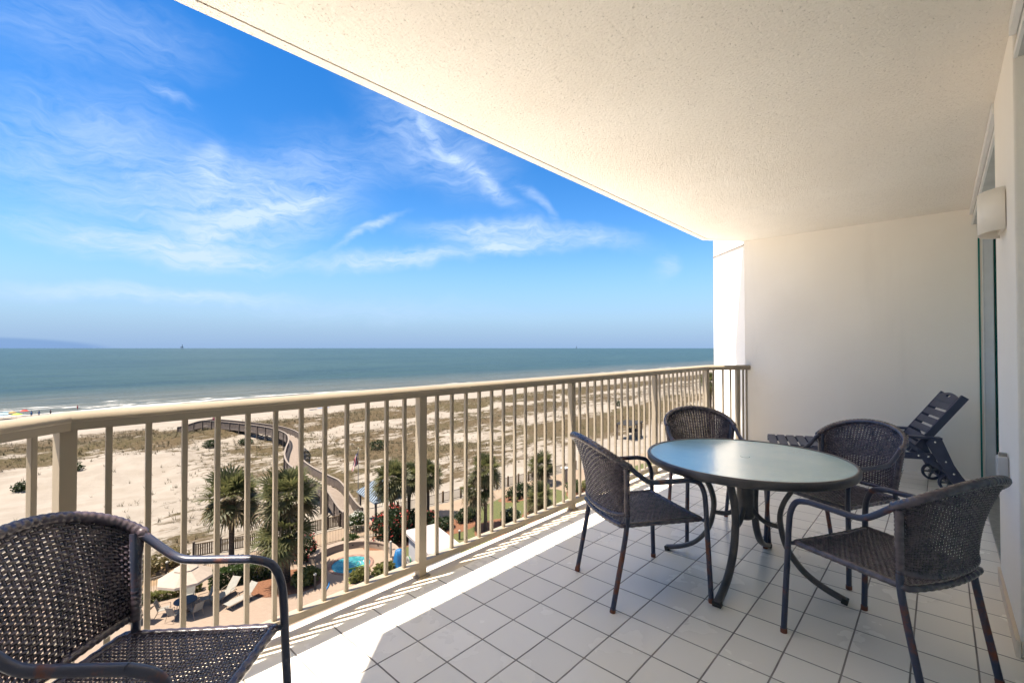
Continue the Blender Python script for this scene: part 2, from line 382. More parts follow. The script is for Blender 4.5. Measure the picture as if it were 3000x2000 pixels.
# ------------------------------------------------------------------ railing
rail = thing('balcony_railing', 'cream metal railing with square balusters along the open side of the balcony', 'railing')
PTS = [Vector((-.415, 1.80)), Vector((.135, 2.26)), Vector((6.22, 2.26)), Vector((6.715, 1.885))]
def sweep(prof, name):
    mb = MB(); n = len(prof); rings = []
    for i, p in enumerate(PTS):
        dirs = []
        if i > 0: dirs.append((PTS[i]-PTS[i-1]).normalized())
        if i < 3: dirs.append((PTS[i+1]-PTS[i]).normalized())
        nn = [Vector((d.y, -d.x)) for d in dirs]        # towards the balcony
        m = nn[0] if len(nn) == 1 else (nn[0]+nn[1]).normalized(); k = 1/max(.5, m.dot(nn[0]))
        rings.append([(p.x+m.x*o*k, p.y+m.y*o*k, z) for o, z in prof])
    vs = [v for r_ in rings for v in r_]; fs = []
    for i in range(3):
        for k in range(n): fs.append((i*n+k, i*n+(k+1) % n, (i+1)*n+(k+1) % n, (i+1)*n+k))
    fs += [tuple(range(n)), tuple(range(4*n-1, 3*n-1, -1))]
    mb.add(vs, fs, False); o = mb.build(name, M_rail, rail); return o
prof = [(-.031, 1.052), (.031, 1.052), (.033, 1.080), (.037, 1.083)] + [(.038*math.cos(R(q)), 1.086+.030*math.sin(R(q))) for q in range(0, 181, 15)] + [(-.037, 1.083), (-.033, 1.080)]
tr_ = sweep(prof, 'top_rail')
for p_ in tr_.data.polygons:
    p_.use_smooth = len(p_.vertices) == 4 and p_.normal.z > -.3
b_ = tr_.modifiers.new('es', 'EDGE_SPLIT'); b_.split_angle = R(32)
sweep([(-.023, .054), (.023, .054), (.023, .090), (-.023, .090)], 'bottom_rail')
postm = MB(); postm.box((0, 0, .526), (.05, .047, 1.052)); 
balm = MB(); balm.box((0, 0, .571), (.0195, .0195, .963))
pd = bd = None
def put(name, mbx, x, y, rz, data):
    if data is None:
        o = mbx.build(name, M_rail, rail, bevel=.0022); o.location = (x, y, 0); o.rotation_euler = (0, 0, rz); return o
    o = data.copy(); COL.objects.link(o); o.location = (x, y, 0); o.rotation_euler = (0, 0, rz); return o
plm = MB(); plm.box((0, 0, .004), (.085, .075, .008))
for sx_ in (-1, 1): plm.lathe([(.006, .008), (.006, .013), (0, .014)], (sx_*.033, -.028, 0), 8)
pl_d = None
px_ = [.135, 1.655, 3.18, 4.71, 6.22]
for i, x in enumerate(px_):
    o = put('post', postm, x, 2.26, R(20) if i == 0 else (R(-18) if i == 4 else 0), pd); pd = pd or o
    if pl_d is None: pl_d = plm.build('base_plate', M_rail, rail); q_ = pl_d
    else: q_ = pl_d.copy(); COL.objects.link(q_)
    q_.parent = o; q_.location = (0, 0, 0)
for i in range(4):
    for k in range(1, 13):
        o = put('baluster', balm, px_[i]+(px_[i+1]-px_[i])*k/13, 2.26, 0, bd); bd = bd or o
d1 = PTS[3]-PTS[2]; a1 = math.atan2(d1.y, d1.x)
for k in (.16, .38, .56, .86, .94): put('baluster', balm, *(PTS[2]+d1*k), a1, bd)
put('post', postm, *(PTS[2]+d1*.73), a1, pd)
d0 = PTS[0]-PTS[1]; a0 = math.atan2(d0.y, d0.x)
for k in (.15, .31, .47, .63, .79, .93): put('baluster', balm, *(PTS[1]+d0*k), a0, bd)

# ------------------------------------------------------------------ wicker chairs
def make_chair():
    ch = thing('wicker_chair', 'chair', 'chair')
    def hoop(f):
        q = f*PI/2; return Vector((-.195-.165*max(0, math.cos(q))**.9, .262*math.sin(q), .738+.114*math.cos(q)))
    def rim(f):
        q = f*PI/2; return Vector((-.196-.058*math.cos(q), .226*math.sin(q), .495-.026*math.cos(q)))
    sidep = lambda v, s: Vector((-.192-.018*v, s*(.228+.03*v), .495+.243*v))
    for s in (1, -1):
        p = spline([(.272, .278*s, .012), (.264, .273*s, .2), (.257, .267*s, .38), (.253, .263*s, .50), (.243, .262*s, .575), (.212, .262*s, .628), (.15, .262*s, .646)], 7)
        lg = MB().tube(p, .0132, 12).build('front_leg', M_frame, ch)
        MB().tube([(.2722, .278*s, 0), (.2718, .278*s, .022)], .0150, 12).build('foot_cap', M_frame, lg)
        p = spline([(.15, .262*s, .646), (.05, .262*s, .647), (-.04, .262*s, .648), (-.085, .262*s, .656), (-.13, .262*s, .684), (-.197, .259*s, .738)], 7)
        MB().tube(p, .0132, 12).build('armrest', M_frame, ch)
        p = spline([(-.273, .229*s, .010), (-.247, .229*s, .14), (-.214, .229*s, .30), (-.194, .229*s, .42), (-.193, .231*s, .52), (-.205, .24*s, .66), (-.215, .25*s, .742)], 6)
        lg = MB().tube(p, .0132, 12).build('rear_leg', M_frame, ch)
        MB().tube([(-.2745, .229*s, 0), (-.2715, .229*s, .02)], .0150, 12).build('foot_cap', M_frame, lg)
        w = MB(); q = [sidep(v, s) for v in [i/40 for i in range(-3, 40)]]
        w.tube(q, [.0165+.0016*math.sin(i*2.3) for i in range(len(q))], 10).build('post_wrap', M_wick, ch)
    # wrapped top hoop with a zig-zag weave
    q = [hoop(-1.04+2.08*i/150) for i in range(151)]
    w = MB(); w.tube(q, [.0180+.0007*(1 if (i//2) % 2 else -1) for i in range(151)], 10)
    w.build('top_rail', M_wick, ch)
    # woven back
    NS, NR = 38, 31
    def surf(u, v):
        a, b = rim(u), hoop(u); p = a.lerp(b, v)
        out = Vector((-math.cos(u*PI/2), math.sin(u*PI/2)*.6, .15)).normalized()
        return p-out*(.028*math.sin(v*PI)*(1-.6*abs(u)))
    def normal(u, v):
        e = .01; du = surf(min(1, u+e), v)-surf(max(-1, u-e), v); dv = surf(u, min(1, v+e))-surf(u, max(0, v-e))
        return du.cross(dv).normalized()
    def ribbon(mb, pts, nrm, side, hw, th):
        vs = []
        for p, nn, sd in zip(pts, nrm, side): vs += [p+sd*hw, p+nn*th, p-sd*hw, p-nn*th]
        fs = []
        for i in range(len(pts)-1):
            for k in range(4): fs.append((i*4+k, i*4+(k+1) % 4, i*4+4+(k+1) % 4, i*4+4+k))
        mb.add(vs, fs, True)
    mb = MB(); uu = lambda i: -1+2*i/NS
    rs_ = random.Random(3)
    rows = [((j+.5)/NR) for j in range(NR)]
    rows = [v**.9 for v in rows]
    for j, v in enumerate(rows):
        pts, nr, sd = [], [], []
        for i in range(NS*2+1):
            u = -1+i/NS; nn = normal(u, v); off = .0034*math.cos(PI*(i/2+j))
            jit = .0010*(rs_.random()-.5)
            up = (surf(u, min(1, v+.02))-surf(u, max(0, v-.02))).normalized()
            pts.append(surf(u, v)+nn*off+up*jit); nr.append(nn); sd.append(up)
        w_ = .0052 if .14 < v < .9 else .0060
        ribbon(mb, pts, nr, sd, w_, .0019)
    for i in range(NS+1):
        u = uu(i); pts, nr, sd = [], [], []
        if abs(u) > .93: hw = .0085
        else: hw = .0057
        for k in range(NR*2+1):
            v = k/(NR*2); nn = normal(u, v); pts.append(surf(u, v)); nr.append(nn)
            sd.append((surf(min(1, u+.02), v)-surf(max(-1, u-.02), v)).normalized())
        ribbon(mb, pts, nr, sd, hw, .0015)
    mb.build('backrest', M_wick, ch)
    w = MB(); q = [rim(-1+2*i/110)+Vector((.004, 0, -.002)) for i in range(111)]
    w.tube(q, [.0135+.0007*(1 if (i//2) % 2 else -1) for i in range(111)], 8).build('lower_rail', M_wick, ch)
    # seat
    def seat(u, v):   # u across -1..1, v front 0 .. rear 1
        x = .232-v*.45-.022*v*(1-u*u); hw = .243-.02*v
        z = .4365-.010*math.sin(v*PI)*(1-u*u)-.004*(1-u*u)
        return Vector((x, u*hw, z))
    fr = MB(); loop = [seat(-1+2*i/12, 0)-Vector((0, 0, .006)) for i in range(13)]+[seat(1, i/12)-Vector((0, 0, .006)) for i in range(1, 13)]+[seat(1-2*i/12, 1)-Vector((0, 0, .006)) for i in range(1, 13)]+[seat(-1, 1-i/12)-Vector((0, 0, .006)) for i in range(1, 12)]
    fo = fr.tube(loop, .0115, 8, closed=True).build('seat_frame', M_frame, ch)
    for s in (1, -1):
        MB().tube([(.228, .236*s, .428), (.256, .266*s, .424)], .0095, 8).build('bracket', M_frame, fo)
        MB().tube([(-.20, .215*s, .428), (-.194, .229*s, .426)], .0095, 8).build('bracket', M_frame, fo)
    big = []
    for i in range(len(loop)):
        for k in range(4): big.append(loop[i].lerp(loop[(i+1) % len(loop)], k/4))
    ed_ = MB(); ed_.tube(big, [.0148+.0007*(1 if (i//2) % 2 else -1) for i in range(len(big))], 8, closed=True); ed_.build('seat_edge', M_wick, ch)
    mb = MB(); NR2, NS2 = 38, 30
    for j in range(NR2):
        v = (j+.5)/NR2; pts, nr, sd = [], [], []
        for i in range(NS2*2+1):
            u = -1+i/NS2; off = .0033*math.cos(PI*(i/2+j))
            pts.append(seat(u, v)+Vector((0, 0, off))); nr.append(Vector((0, 0, 1))); sd.append(Vector((1, 0, 0)))
        ribbon(mb, pts, nr, sd, .0050, .0019)
    for i in range(NS2+1):
        u = -1+2*i/NS2; pts = [seat(u, k/40) for k in range(41)]
        ribbon(mb, pts, [Vector((0, 0, 1))]*41, [Vector((0, 1, 0))]*41, .0058, .0015)
    mb.build('seat', M_wick, ch)
    return ch
G_CH = 'wicker armchairs on the balcony'
chair = make_chair(); chair.location = (.257, 1.59, 0); chair.rotation_euler = (0, 0, -.776)
tag(chair, 'dark wicker armchair alone in the near corner by the railing, turned towards the table', 'chair', G_CH)
dup(chair, (2.443, 1.28, 0), -.567, 'dark wicker armchair on the near side of the table, its back to the railing', G_CH)
dup(chair, (2.615, .186, 0), 1.090, 'dark wicker armchair nearest the pier, its back close to the sliding door', G_CH)
dup(chair, (3.554, .499, 0), 2.641, 'dark wicker armchair beyond the table, in front of the black chaise', G_CH)
dup(chair, (3.529, 1.254, 0), -2.410, 'dark wicker armchair beyond the table, between it and the railing', G_CH)

# ------------------------------------------------------------------ glass table
tb = thing('patio_table', 'round frosted glass table with curved charcoal metal legs amid the wicker chairs', 'table', (2.985, .862, 0))
RT = .556
mb = MB(); mb.lathe([(.026, .684), (RT-.012, .684), (RT-.012, .692), (.026, .692)], n=72, close=True, smooth=False); mb.build('glass_top', M_tglass, tb)
mb = MB(); mb.lathe([(RT-.016, .655), (RT-.004, .652), (RT+.004, .662), (RT+.005, .686), (RT-.002, .696), (RT-.014, .6965), (RT-.018, .690), (RT-.016, .68)], n=72, close=True); mb.build('table_rim', M_tmetal, tb)
mb = MB(); mb.lathe([(0, .6845), (.0235, .6845), (.0235, .6925), (0, .6925)], n=32, smooth=False); mb.build('umbrella_hole_plug', M_tglass, tb)
mb = MB(); mb.tube([(0, 0, .335), (0, 0, .672)], .047, 20); mb.lathe([(.0, .33), (.03, .325), (.05, .34), (.05, .36)], n=20); mb.build('centre_tube', M_tmetal, tb)
mb = MB()
for k in range(4):
    q = k*PI/2+PI/4; mb.bar((.04*math.cos(q), .04*math.sin(q), .668), ((RT-.01)*math.cos(q), (RT-.01)*math.sin(q), .668), .03, .016)
mb.build('top_brace', M_tmetal, tb)
legp = [(.315, .672), (.285, .615), (.24, .535), (.203, .465), (.184, .395), (.187, .324), (.209, .232), (.249, .162), (.31, .098), (.395, .05), (.488, .018)]
for k in range(4):
    q = k*PI/2; c_, s_ = math.cos(q), math.sin(q)
    pth = spline([(r_*c_, r_*s_, z_) for r_, z_ in legp], 5); M_ = MB(); n = len(pth); vs = []
    side = Vector((-s_, c_, 0))
    for i, p in enumerate(pth):
        tg = (pth[min(i+1, n-1)]-pth[max(i-1, 0)]).normalized(); nn = tg.cross(side)
        for kk in range(12):
            aa = 2*PI*kk/12; ca, sa = math.cos(aa), math.sin(aa)
            e = lambda x: math.copysign(abs(x)**.6, x)
            vs.append(p+side*e(ca)*.021+nn*e(sa)*.0135)
    fs = [(i*12+kk, i*12+(kk+1) % 12, (i+1)*12+(kk+1) % 12, (i+1)*12+kk) for i in range(n-1) for kk in range(12)]
    M_.add(vs, fs+[tuple(range(11, -1, -1)), tuple(range((n-1)*12, n*12))], True); lg = M_.build('leg', M_tmetal, tb)
    e = MB(); e.bar((.468*c_, .468*s_, .0195), (.498*c_, .498*s_, .0135), .046, .027); e.build('foot_cap', simple('foot_cap_black', (.02, .02, .02), .5) if k == 0 else bpy.data.materials['foot_cap_black'], lg, bevel=.004)
    a = spline([(.035, .0, .40), (.05, 0, .375), (.09, 0, .340), (.13, 0, .326), (.187, 0, .322)], 5)
    MB().tube([(p.x*c_, p.x*s_, p.z) for p in a], .0135, 10).build('leg_brace', M_tmetal, tb)

# ------------------------------------------------------------------ black chaise
CA = R(16); chz = thing('chaise_lounge', 'black slatted chaise lounge with raised back and wheels beside the end wall', 'chaise', (5.85, .05, 0), CA)
# local: y along the chaise towards its foot end, x from the near side rail to the far one
CW = .60
for x in (.018, CW-.018):
    mb = MB(); mb.bar((x, -.05, .327), (x, 1.34, .292), .028, .058); mb.build('side_rail', M_poly, chz, bevel=.004)
    mb = MB(); mb.prism([(-.052, .498), (.03, .498), (.06, .45), (-.10, .13), (-.22, .0), (-.29, 0), (-.27, .06), (-.19, .17), (-.135, .27)], -.012, .012, Matrix(((0, 0, 1), (1, 0, 0), (0, 1, 0))))
    lo = mb.build('rear_leg', M_poly, chz, bevel=.003); lo.location = (x-.027 if x < .3 else x+.027, 0, 0)
    mb = MB(); mb.bar((x, .07, .30), (x, -.15, .165), .022, .04); mb.build('leg_strut', M_poly, chz, bevel=.003)
    mb = MB(); mb.bar((x, .22, .47), (x, .06, .33), .022, .04); mb.build('arm_strut', M_poly, chz, bevel=.003)
    mb = MB(); mb.prism([(x-.045, -.055), (x+.045, -.055), (x+.045, .36), (x+.03, .40), (x-.03, .40), (x-.045, .36)], .492, .512); mb.build('armrest', M_poly, chz, bevel=.004)
    mb = MB(); mb.bar((x, .36, .49), (x, .33, .32), .025, .06); mb.build('arm_post', M_poly, chz, bevel=.003)
    mb = MB(); mb.bar((x, 1.28, .30), (x, 1.33, 0), .03, .07); mb.build('front_leg', M_poly, chz, bevel=.003)
    mb = MB()
    for yy, zz in ((0, .47), (-.075, .295), (-.13, .19), (.12, .335), (.05, .33)): mb.lathe([(0, 0), (.008, 0), (.010, .004), (.006, .008), (0, .009)], (x-.041 if x < .3 else x+.041, yy, zz), 10, Matrix.Rotation(R(-90 if x < .3 else 90), 3, 'Y'))
    mb.build('bolt', M_bolt, chz)
    wh = MB(); wx = .07 if x < .3 else CW-.07; MW = Matrix.Rotation(R(90), 3, 'Y')
    wh.lathe([(.062, -.016), (.080, -.016), (.084, -.008), (.084, .008), (.080, .016), (.062, .016)], (wx, -.125, .085), 28, MW, close=True)
    wo_ = wh.build('wheel', M_poly, chz)
    wh = MB(); wh.lathe([(.012, -.014), (.022, -.014), (.022, .014), (.012, .014)], (wx, -.125, .085), 16, MW, close=True)
    for k in range(5):
        q = 2*PI*k/5; wh.bar((wx, -.125+.015*math.cos(q), .085+.015*math.sin(q)), (wx, -.125+.066*math.cos(q), .085+.066*math.sin(q)), .016, .014, (1, 0, 0))
    wh.build('wheel_spokes', M_hub, wo_)
mb = MB(); mb.tube([(0, -.125, .085), (CW, -.125, .085)], .009, 10); mb.build('axle', M_poly, chz)
ny = 12
for k in range(ny):
    y = .27+(1.30-.27)*k/(ny-1); z = .3585-(y-(-.05))*.0252+.0
    mb = MB(); mb.box((CW/2, y, z), (CW-.002, .076, .018), M=Matrix.Rotation(R(-1.4), 3, 'X')); mb.build('seat_slat', M_poly, chz, bevel=.004)
bp0, bp1 = Vector((0, .135, .355)), Vector((0, -.235, .885)); bd_ = (bp1-bp0); BL = bd_.length; bd_.normalize()
bn = Vector((0, bd_.z, -bd_.y))
for x in (.052, CW-.052):
    mb = MB(); o_ = Vector((x, 0, 0)); mb.bar(bp0+o_-bd_*.02, bp1+o_+bd_*.005, .026, .062, tuple(bn)); mb.build('back_rail', M_poly, chz, bevel=.004)
MBk = Matrix((Vector((1, 0, 0)), bd_, bn)).transposed()
for k in range(6):
    d = .06+k*.0895; mb = MB(); mb.box(bp0+bd_*d+bn*.022+Vector((CW/2, 0, 0)), (CW-.14, .066, .016), M=MBk); mb.build('back_slat', M_poly, chz, bevel=.003)
mb = MB(); top = []; n = 14; hw = (CW-.14)/2
for i in range(n+1):
    q = i/n; top.append((-hw+2*hw*q, .075+.035*math.sin(PI*q)))
hole = [(.05*math.cos(2*PI*i/16), .072+(.020 if math.sin(2*PI*i/16) > 0 else .012)*math.sin(2*PI*i/16)) for i in range(16)]
outl = [(-hw, 0), (hw, 0)]+top[::-1]
bm = bmesh.new()
for th in (0,):
    ov = [bm.verts.new((p[0], p[1], 0)) for p in outl]; hv = [bm.verts.new((p[0], p[1], 0)) for p in hole]
    es = [bm.edges.new((ov[i], ov[(i+1) % len(ov)])) for i in range(len(ov))]+[bm.edges.new((hv[i], hv[(i+1) % 16])) for i in range(16)]
    bmesh.ops.triangle_fill(bm, edges=es, use_beauty=True, use_dissolve=False)
bad = [f for f in bm.faces if (f.calc_center_median()-Vector((0, .074, 0))).length < .012]
bmesh.ops.delete(bm, geom=bad, context='FACES_ONLY')
me = bpy.data.meshes.new('top_slat'); bm.to_mesh(me); bm.free(); me.materials.append(M_poly)
ho = bpy.data.objects.new('top_slat', me); COL.objects.link(ho); ho.parent = chz
b0 = bp0+bd_*(BL-.105)+bn*.022+Vector((CW/2, 0, 0)); Mx = MBk.to_4x4(); Mx.translation = b0; ho.matrix_local = Mx
sm = ho.modifiers.new('thick', 'SOLIDIFY'); sm.thickness = .018; sm.offset = 0

# ================================================================== the grounds below
G = -15.0
NT.K = .50       # darkens outdoor base colours so the exposure does not wash them out
def sst(a, b, x):
    t_ = max(0.0, min(1.0, (x-a)/(b-a))); return t_*t_*(3-2*t_)
def nz(x, y, s, z=0.0): return noise.noise(Vector((x*s, y*s, z)))
BWP = [(21.6, 39.9), (21.75, 42), (21.9, 45), (22.0, 48), (22.35, 52), (23.0, 56), (24.3, 60.2), (26.2, 64.6), (28.4, 69.3), (30.1, 74.3), (30.75, 79.3), (30.4, 84.3), (29.3, 89.3), (27.8, 94.3), (26.1, 99), (24.3, 103.2), (22.6, 107)]
BW = spline([(x, y, 0) for x, y in BWP], 8)
def bw_z(y): return -13.05-1.55*(1-sst(40.0, 45.5, y))-1.7*sst(100, 108, y)
def hgt(x, y):
    if y < 44: return G-.02
    k = sst(44, 50, y)*(1-sst(106, 116, y))
    h = G-.02+k*(.55*nz(x, y, .09)+.35*nz(x, y, .23, 3)+.14*nz(x, y, .7, 7)+.05*nz(x, y, 2.1, 9)+.15)
    h += 1.0*math.exp(-((y-98-3*nz(x, 0, .05))/6)**2)*sst(-80, 0, y)*(1+.5*nz(x, y, .12, 5))
    h += .9*math.exp(-((x-15)/13)**2-((y-83)/7)**2)
    ys_ = y+17*sst(60, 190, x)
    h -= 2.5*sst(108, 192, ys_)+2.5*sst(192, 222, ys_)-(.04*nz(x, y, .35, 2) if y < 190 else 0)
    return h
def veg(x, y):
    if y < 41: return 0
    n1 = nz(x, y, .07, 1); n2 = nz(x*.6, y, .22, 4); n3 = nz(x*.5, y, .55, 8)
    band = sst(88.5, 92.5, y+2.5*n1+1.5*n2)*(1-sst(108, 119, y-(6 if x < 20 else 0)+5*n1+2*n2))
    v = band*(.86+.5*n2)
    clean = math.exp(-((x-5)/11)**4-((y-71)/14)**4)
    base = .45+.24*n1+.30*n2+.2*n3
    if x > 24: base += .09
    for cx, cy, rx, ry, a in ((41, 64, 9, 4.5, .55), (47, 58, 7, 4, .45), (38, 70, 7, 3, .3), (88, 53, 18, 5, .8), (76, 60, 12, 4, .5), (62, 75, 20, 3.5, .35), (120, 60, 24, 6, .45), (48, 79, 12, 2.4, .25), (104, 84, 30, 6, .4)):
        base += a*math.exp(-((x-cx)/rx)**2-((y-cy)/ry)**2)
    for cx, cy, rx, ry, a in ((108, 67, 16, 4, .6), (56, 63, 7, 3, .3), (50, 87, 14, 3.5, .3)):
        base -= a*math.exp(-((x-cx)/rx)**2-((y-cy)/ry)**2)
    base *= (1-sst(86, 91, y))*(1-.86*clean)*sst(41, 46, y)
    return max(0, min(1, max(v, base)))
def axis(segs):
    out = []
    for a, b, st in segs:
        n = max(1, int((b-a)/st)); out += [a+(b-a)*i/n for i in range(n)]
    return out+[segs[-1][1]]
xs = axis([(-1500, -300, 60), (-300, -60, 12), (-60, -4, 3), (-4, 60, .55), (60, 130, 1.0), (130, 320, 3), (320, 1500, 40)])
ys = axis([(2.6, 40, 4), (40, 112, .55), (112, 200, 2.2), (200, 240, 8)])
mb = MB(); mb.add([(x, y, hgt(x, y)) for y in ys for x in xs], [(j*len(xs)+i, j*len(xs)+i+1, (j+1)*len(xs)+i+1, (j+1)*len(xs)+i) for j in range(len(ys)-1) for i in range(len(xs)-1)], True)
t = NT('dune_sand'); v = t.co('Object')
at = t.n('ShaderNodeAttribute', attribute_name='veg').outputs['Fac']
va_ = t.map(v, (.20, .52, 1))
n1 = t.noise(va_, 1.5, 11, .70, .6); n2 = t.noise(va_, .25, 5, .6)
f = t.rng(t.math('ADD', n1, t.math('MULTIPLY', at, .46)), .70, .82)
gc = t.mix(t.rng(n2, .4, .62), (.100, .072, .038), (.070, .062, .025))
gc = t.mix(t.rng(t.noise(v, 3.1, 5, .7), .36, .66), gc, (.165, .125, .078))
sd = t.mix(t.rng(t.noise(v, .35, 6, .6), .3, .7), (.36, .315, .262), (.43, .385, .33))
sd = t.mix(t.math('MULTIPLY', t.rng(at, .1, .45), t.rng(t.noise(t.map(v, (.35, 1.5, 1)), 1.3, 9, .75), .52, .66, 0, .75)), sd, (.21, .155, .105))
wet = t.rng(t.n('ShaderNodeSeparateXYZ', {0: v}).outputs[1], 184, 196)
sd = t.mix(t.math('MULTIPLY', wet, .75), sd, (.26, .21, .16))
t.base(t.mix(f, sd, gc)); t.p(Roughness=.95); t.b.inputs['Specular IOR Level'].default_value = .1
t.bump(t.math('ADD', t.noise(v, 2.4, 6, .65), t.math('MULTIPLY', f, .8)), .5, .14)
ter = mb.build('ground', t.m); tag(ter, kind='structure')
ca = ter.data.attributes.new('veg', 'FLOAT', 'POINT')
ca.data.foreach_set('value', [veg(x, y) for y in ys for x in xs])

# sea
t = NT('sea_water'); v = t.co('Object'); sx = t.n('ShaderNodeSeparateXYZ', {0: v}); y_ = t.math('ADD', sx.outputs[1], t.rng(sx.outputs[0], 60, 190, 3, 20))
big = t.noise(t.map(v, (.0012, .006, 1)), 1.0, 5, .6); md = t.noise(t.map(v, (.011, .075, 1)), 1.0, 9, .72)
deep = t.mix(t.rng(big, .35, .65), (.036, .070, .049), (.046, .085, .058))
deep = t.mix(t.rng(md, .46, .66), deep, (.014, .036, .034))
shal = t.math('ADD', y_, t.math('MULTIPLY', t.noise(t.map(v, (.02, .05, 1)), 1.0, 4), 40))
col = t.mix(t.rng(shal, 228, 330), (.135, .135, .095), deep)
fy = t.math('ADD', y_, t.math('MULTIPLY', t.math('SUBTRACT', t.noise(t.map(v, (.035, .12, 1)), 1.0, 6, .65), .5), 34))
foam = None
for yc, wd, th in ((197.0, 2.0, .42), (206.5, 1.4, .54), (216, 1.0, .6)):
    d_ = t.math('ABSOLUTE', t.math('SUBTRACT', fy, yc)); q = t.rng(d_, wd*.35, wd, 1, 0)
    if th: q = t.math('MULTIPLY', q, t.rng(t.noise(t.map(v, (.018, .04, 1)), 1.0, 3), th-.05, th+.06))
    foam = q if foam is None else t.math('MAXIMUM', foam, q)
fine = t.noise(t.map(v, (.05, .33, 1)), 1.0, 6, .65)
col = t.mix(t.rng(fine, .52, .66, 0, .55), col, (.012, .032, .032)); col = t.mix(t.rng(fine, .40, .30, 0, .28), col, (.075, .125, .115))
t.base(t.mix(foam, col, (.80, .79, .76))); t.p(Roughness=t.math('ADD', .28, t.math('MULTIPLY', foam, .5))); t.b.inputs['Specular IOR Level'].default_value = .07
wv_ = t.math('ADD', t.noise(t.map(v, (.12, .45, 1)), 1.0, 6, .6), t.math('MULTIPLY', t.noise(t.map(v, (.02, .09, 1)), 1.0, 4), 1.5))
t.bump(wv_, .8, 1.3)
mb = MB(); sxx = [-60000, -4000, -400, 0, 400, 4000, 60000]; syy = [172, 240, 400, 1200, 6000, 90000]
mb.add([(x, y, -17.5) for y in syy for x in sxx], [(j*7+i, j*7+i+1, (j+1)*7+i+1, (j+1)*7+i) for j in range(5) for i in range(6)])
tag(mb.build('sea', t.m), kind='structure')

# flat surfaces of the grounds
def sheet(name, poly, z, m):
    mb = MB(); mb.add([(x, y, z) for x, y in poly], [tuple(range(len(poly)))]); return tag(mb.build(name, m), kind='structure')
t = NT('paver_deck'); v = t.co()
br = t.n('ShaderNodeTexBrick', {'Vector': t.map(v, rot=(0, 0, .6)), 'Scale': 4.0, 'Color1': (.37, .28, .21, 1), 'Color2': (.41, .315, .24, 1), 'Mortar': (.30, .21, .15, 1), 'Mortar Size': .012, 'Brick Width': .8, 'Row Height': .4})
t.base(t.mix(t.rng(t.noise(v, .6, 5), .4, .75, 0, .35), br.outputs['Color'], (.32, .23, .165))); t.p(Roughness=.9); M_pave = t.m
M_path = simple('path_concrete', (.40, .30, .21), .92, .1, .8, (.35, .26, .185))
M_spad = simple('spa_deck_coating', (.43, .315, .23), .9, .08, .9, (.38, .28, .205))
t = NT('lawn_grass'); v = t.co(); f = t.noise(v, 5, 6, .7)
t.base(t.mix(t.rng(f, .3, .7), (.075, .105, .022), (.165, .155, .045))); t.p(Roughness=.95); t.bump(t.noise(v, 14, 5, .8), .7, .05); M_lawn = t.m
t = NT('pine_straw_mulch'); v = t.co(); f = t.noise(v, 9, 6, .75)
t.base(t.mix(t.rng(f, .3, .7), (.17, .065, .030), (.34, .15, .070))); t.p(Roughness=.95); t.bump(t.noise(v, 22, 5, .8), .8, .05); M_mulch = t.m
M_sandbed = simple('sandy_planting_bed', (.40, .27, .15), .95, .2, 1.2, (.28, .18, .09), bump=.4, bsc=15)
sheet('pool_deck', [(-14, 6), (21, 6), (21.0, 30.6), (21.6, 35.9), (20.4, 37.3), (17.9, 37.7), (9.5, 38.2), (3, 39.2), (-14, 41)], G+.004, M_pave)
sheet('path', [(-14, 42), (4, 38.9), (12, 38.0), (17.9, 37.75), (20.5, 37.35), (24, 36.1), (27.2, 35.4), (32, 34.75), (38, 35.7), (43.2, 33.2), (43, 28), (47, 27.6), (50, 32.4), (75, 29.6), (75, 33), (52, 36.0), (43, 37.2), (33.5, 38.25), (29, 38.8), (22.5, 39.85), (19, 40.2), (10.5, 41.1), (4, 43), (-14, 46)], G+.008, M_path)
K_ = NT.K; NT.K = 1.0; M_terr = simple('white_bounce_surface', (.86, .825, .76), .9, .05, .5); NT.K = K_  # assumed, unseen pale surface, added to bounce sunlight up to the ceiling
sheet('bounce_terrace', [(-140, 2.7), (140, 2.7), (140, 24), (-140, 24)], G+.012, M_terr)
sheet('lawn', [(21.2, 12), (75, 12), (75, 29.5), (50, 32.3), (47, 27.5), (42.9, 27.9), (43.1, 33.1), (38, 35.6), (32, 34.65), (27.2, 35.3), (24, 36.0), (21.6, 35.8), (21.1, 30)], G+.006, M_lawn)
ell = lambda cx, cy, rx, ry, n=26, rot=0, w=.08: [(cx+math.cos(rot)*rx*(1+w*math.sin(3*q+cx))*math.cos(q)-math.sin(rot)*ry*math.sin(q), cy+math.sin(rot)*rx*math.cos(q)+math.cos(rot)*ry*(1+w*math.sin(2*q+cy))*math.sin(q)) for q in [2*PI*i/n for i in range(n)]]
for c_ in ((13.3, 33.7, 2.5, 2.0, 26, -.5), (30.2, 29.6, 2.6, 1.9, 26, .2), (38.0, 34.0, 2.6, 1.1, 26, -.2), (26.3, 33.6, 4.2, 2.0, 26, -.25), (35.4, 28.6, 2.4, 1.8, 26, 0), (22.6, 34.2, 2.8, 1.9, 26, -.3), (43.8, 30.4, 2.0, 1.1, 26, .3)):
    sheet('mulch_bed', ell(*c_), G+.014, M_mulch)
sheet('planting_bed', ell(7.2, 41.9, 2.6, 1.9, 26, -.2), G+.014, M_sandbed)

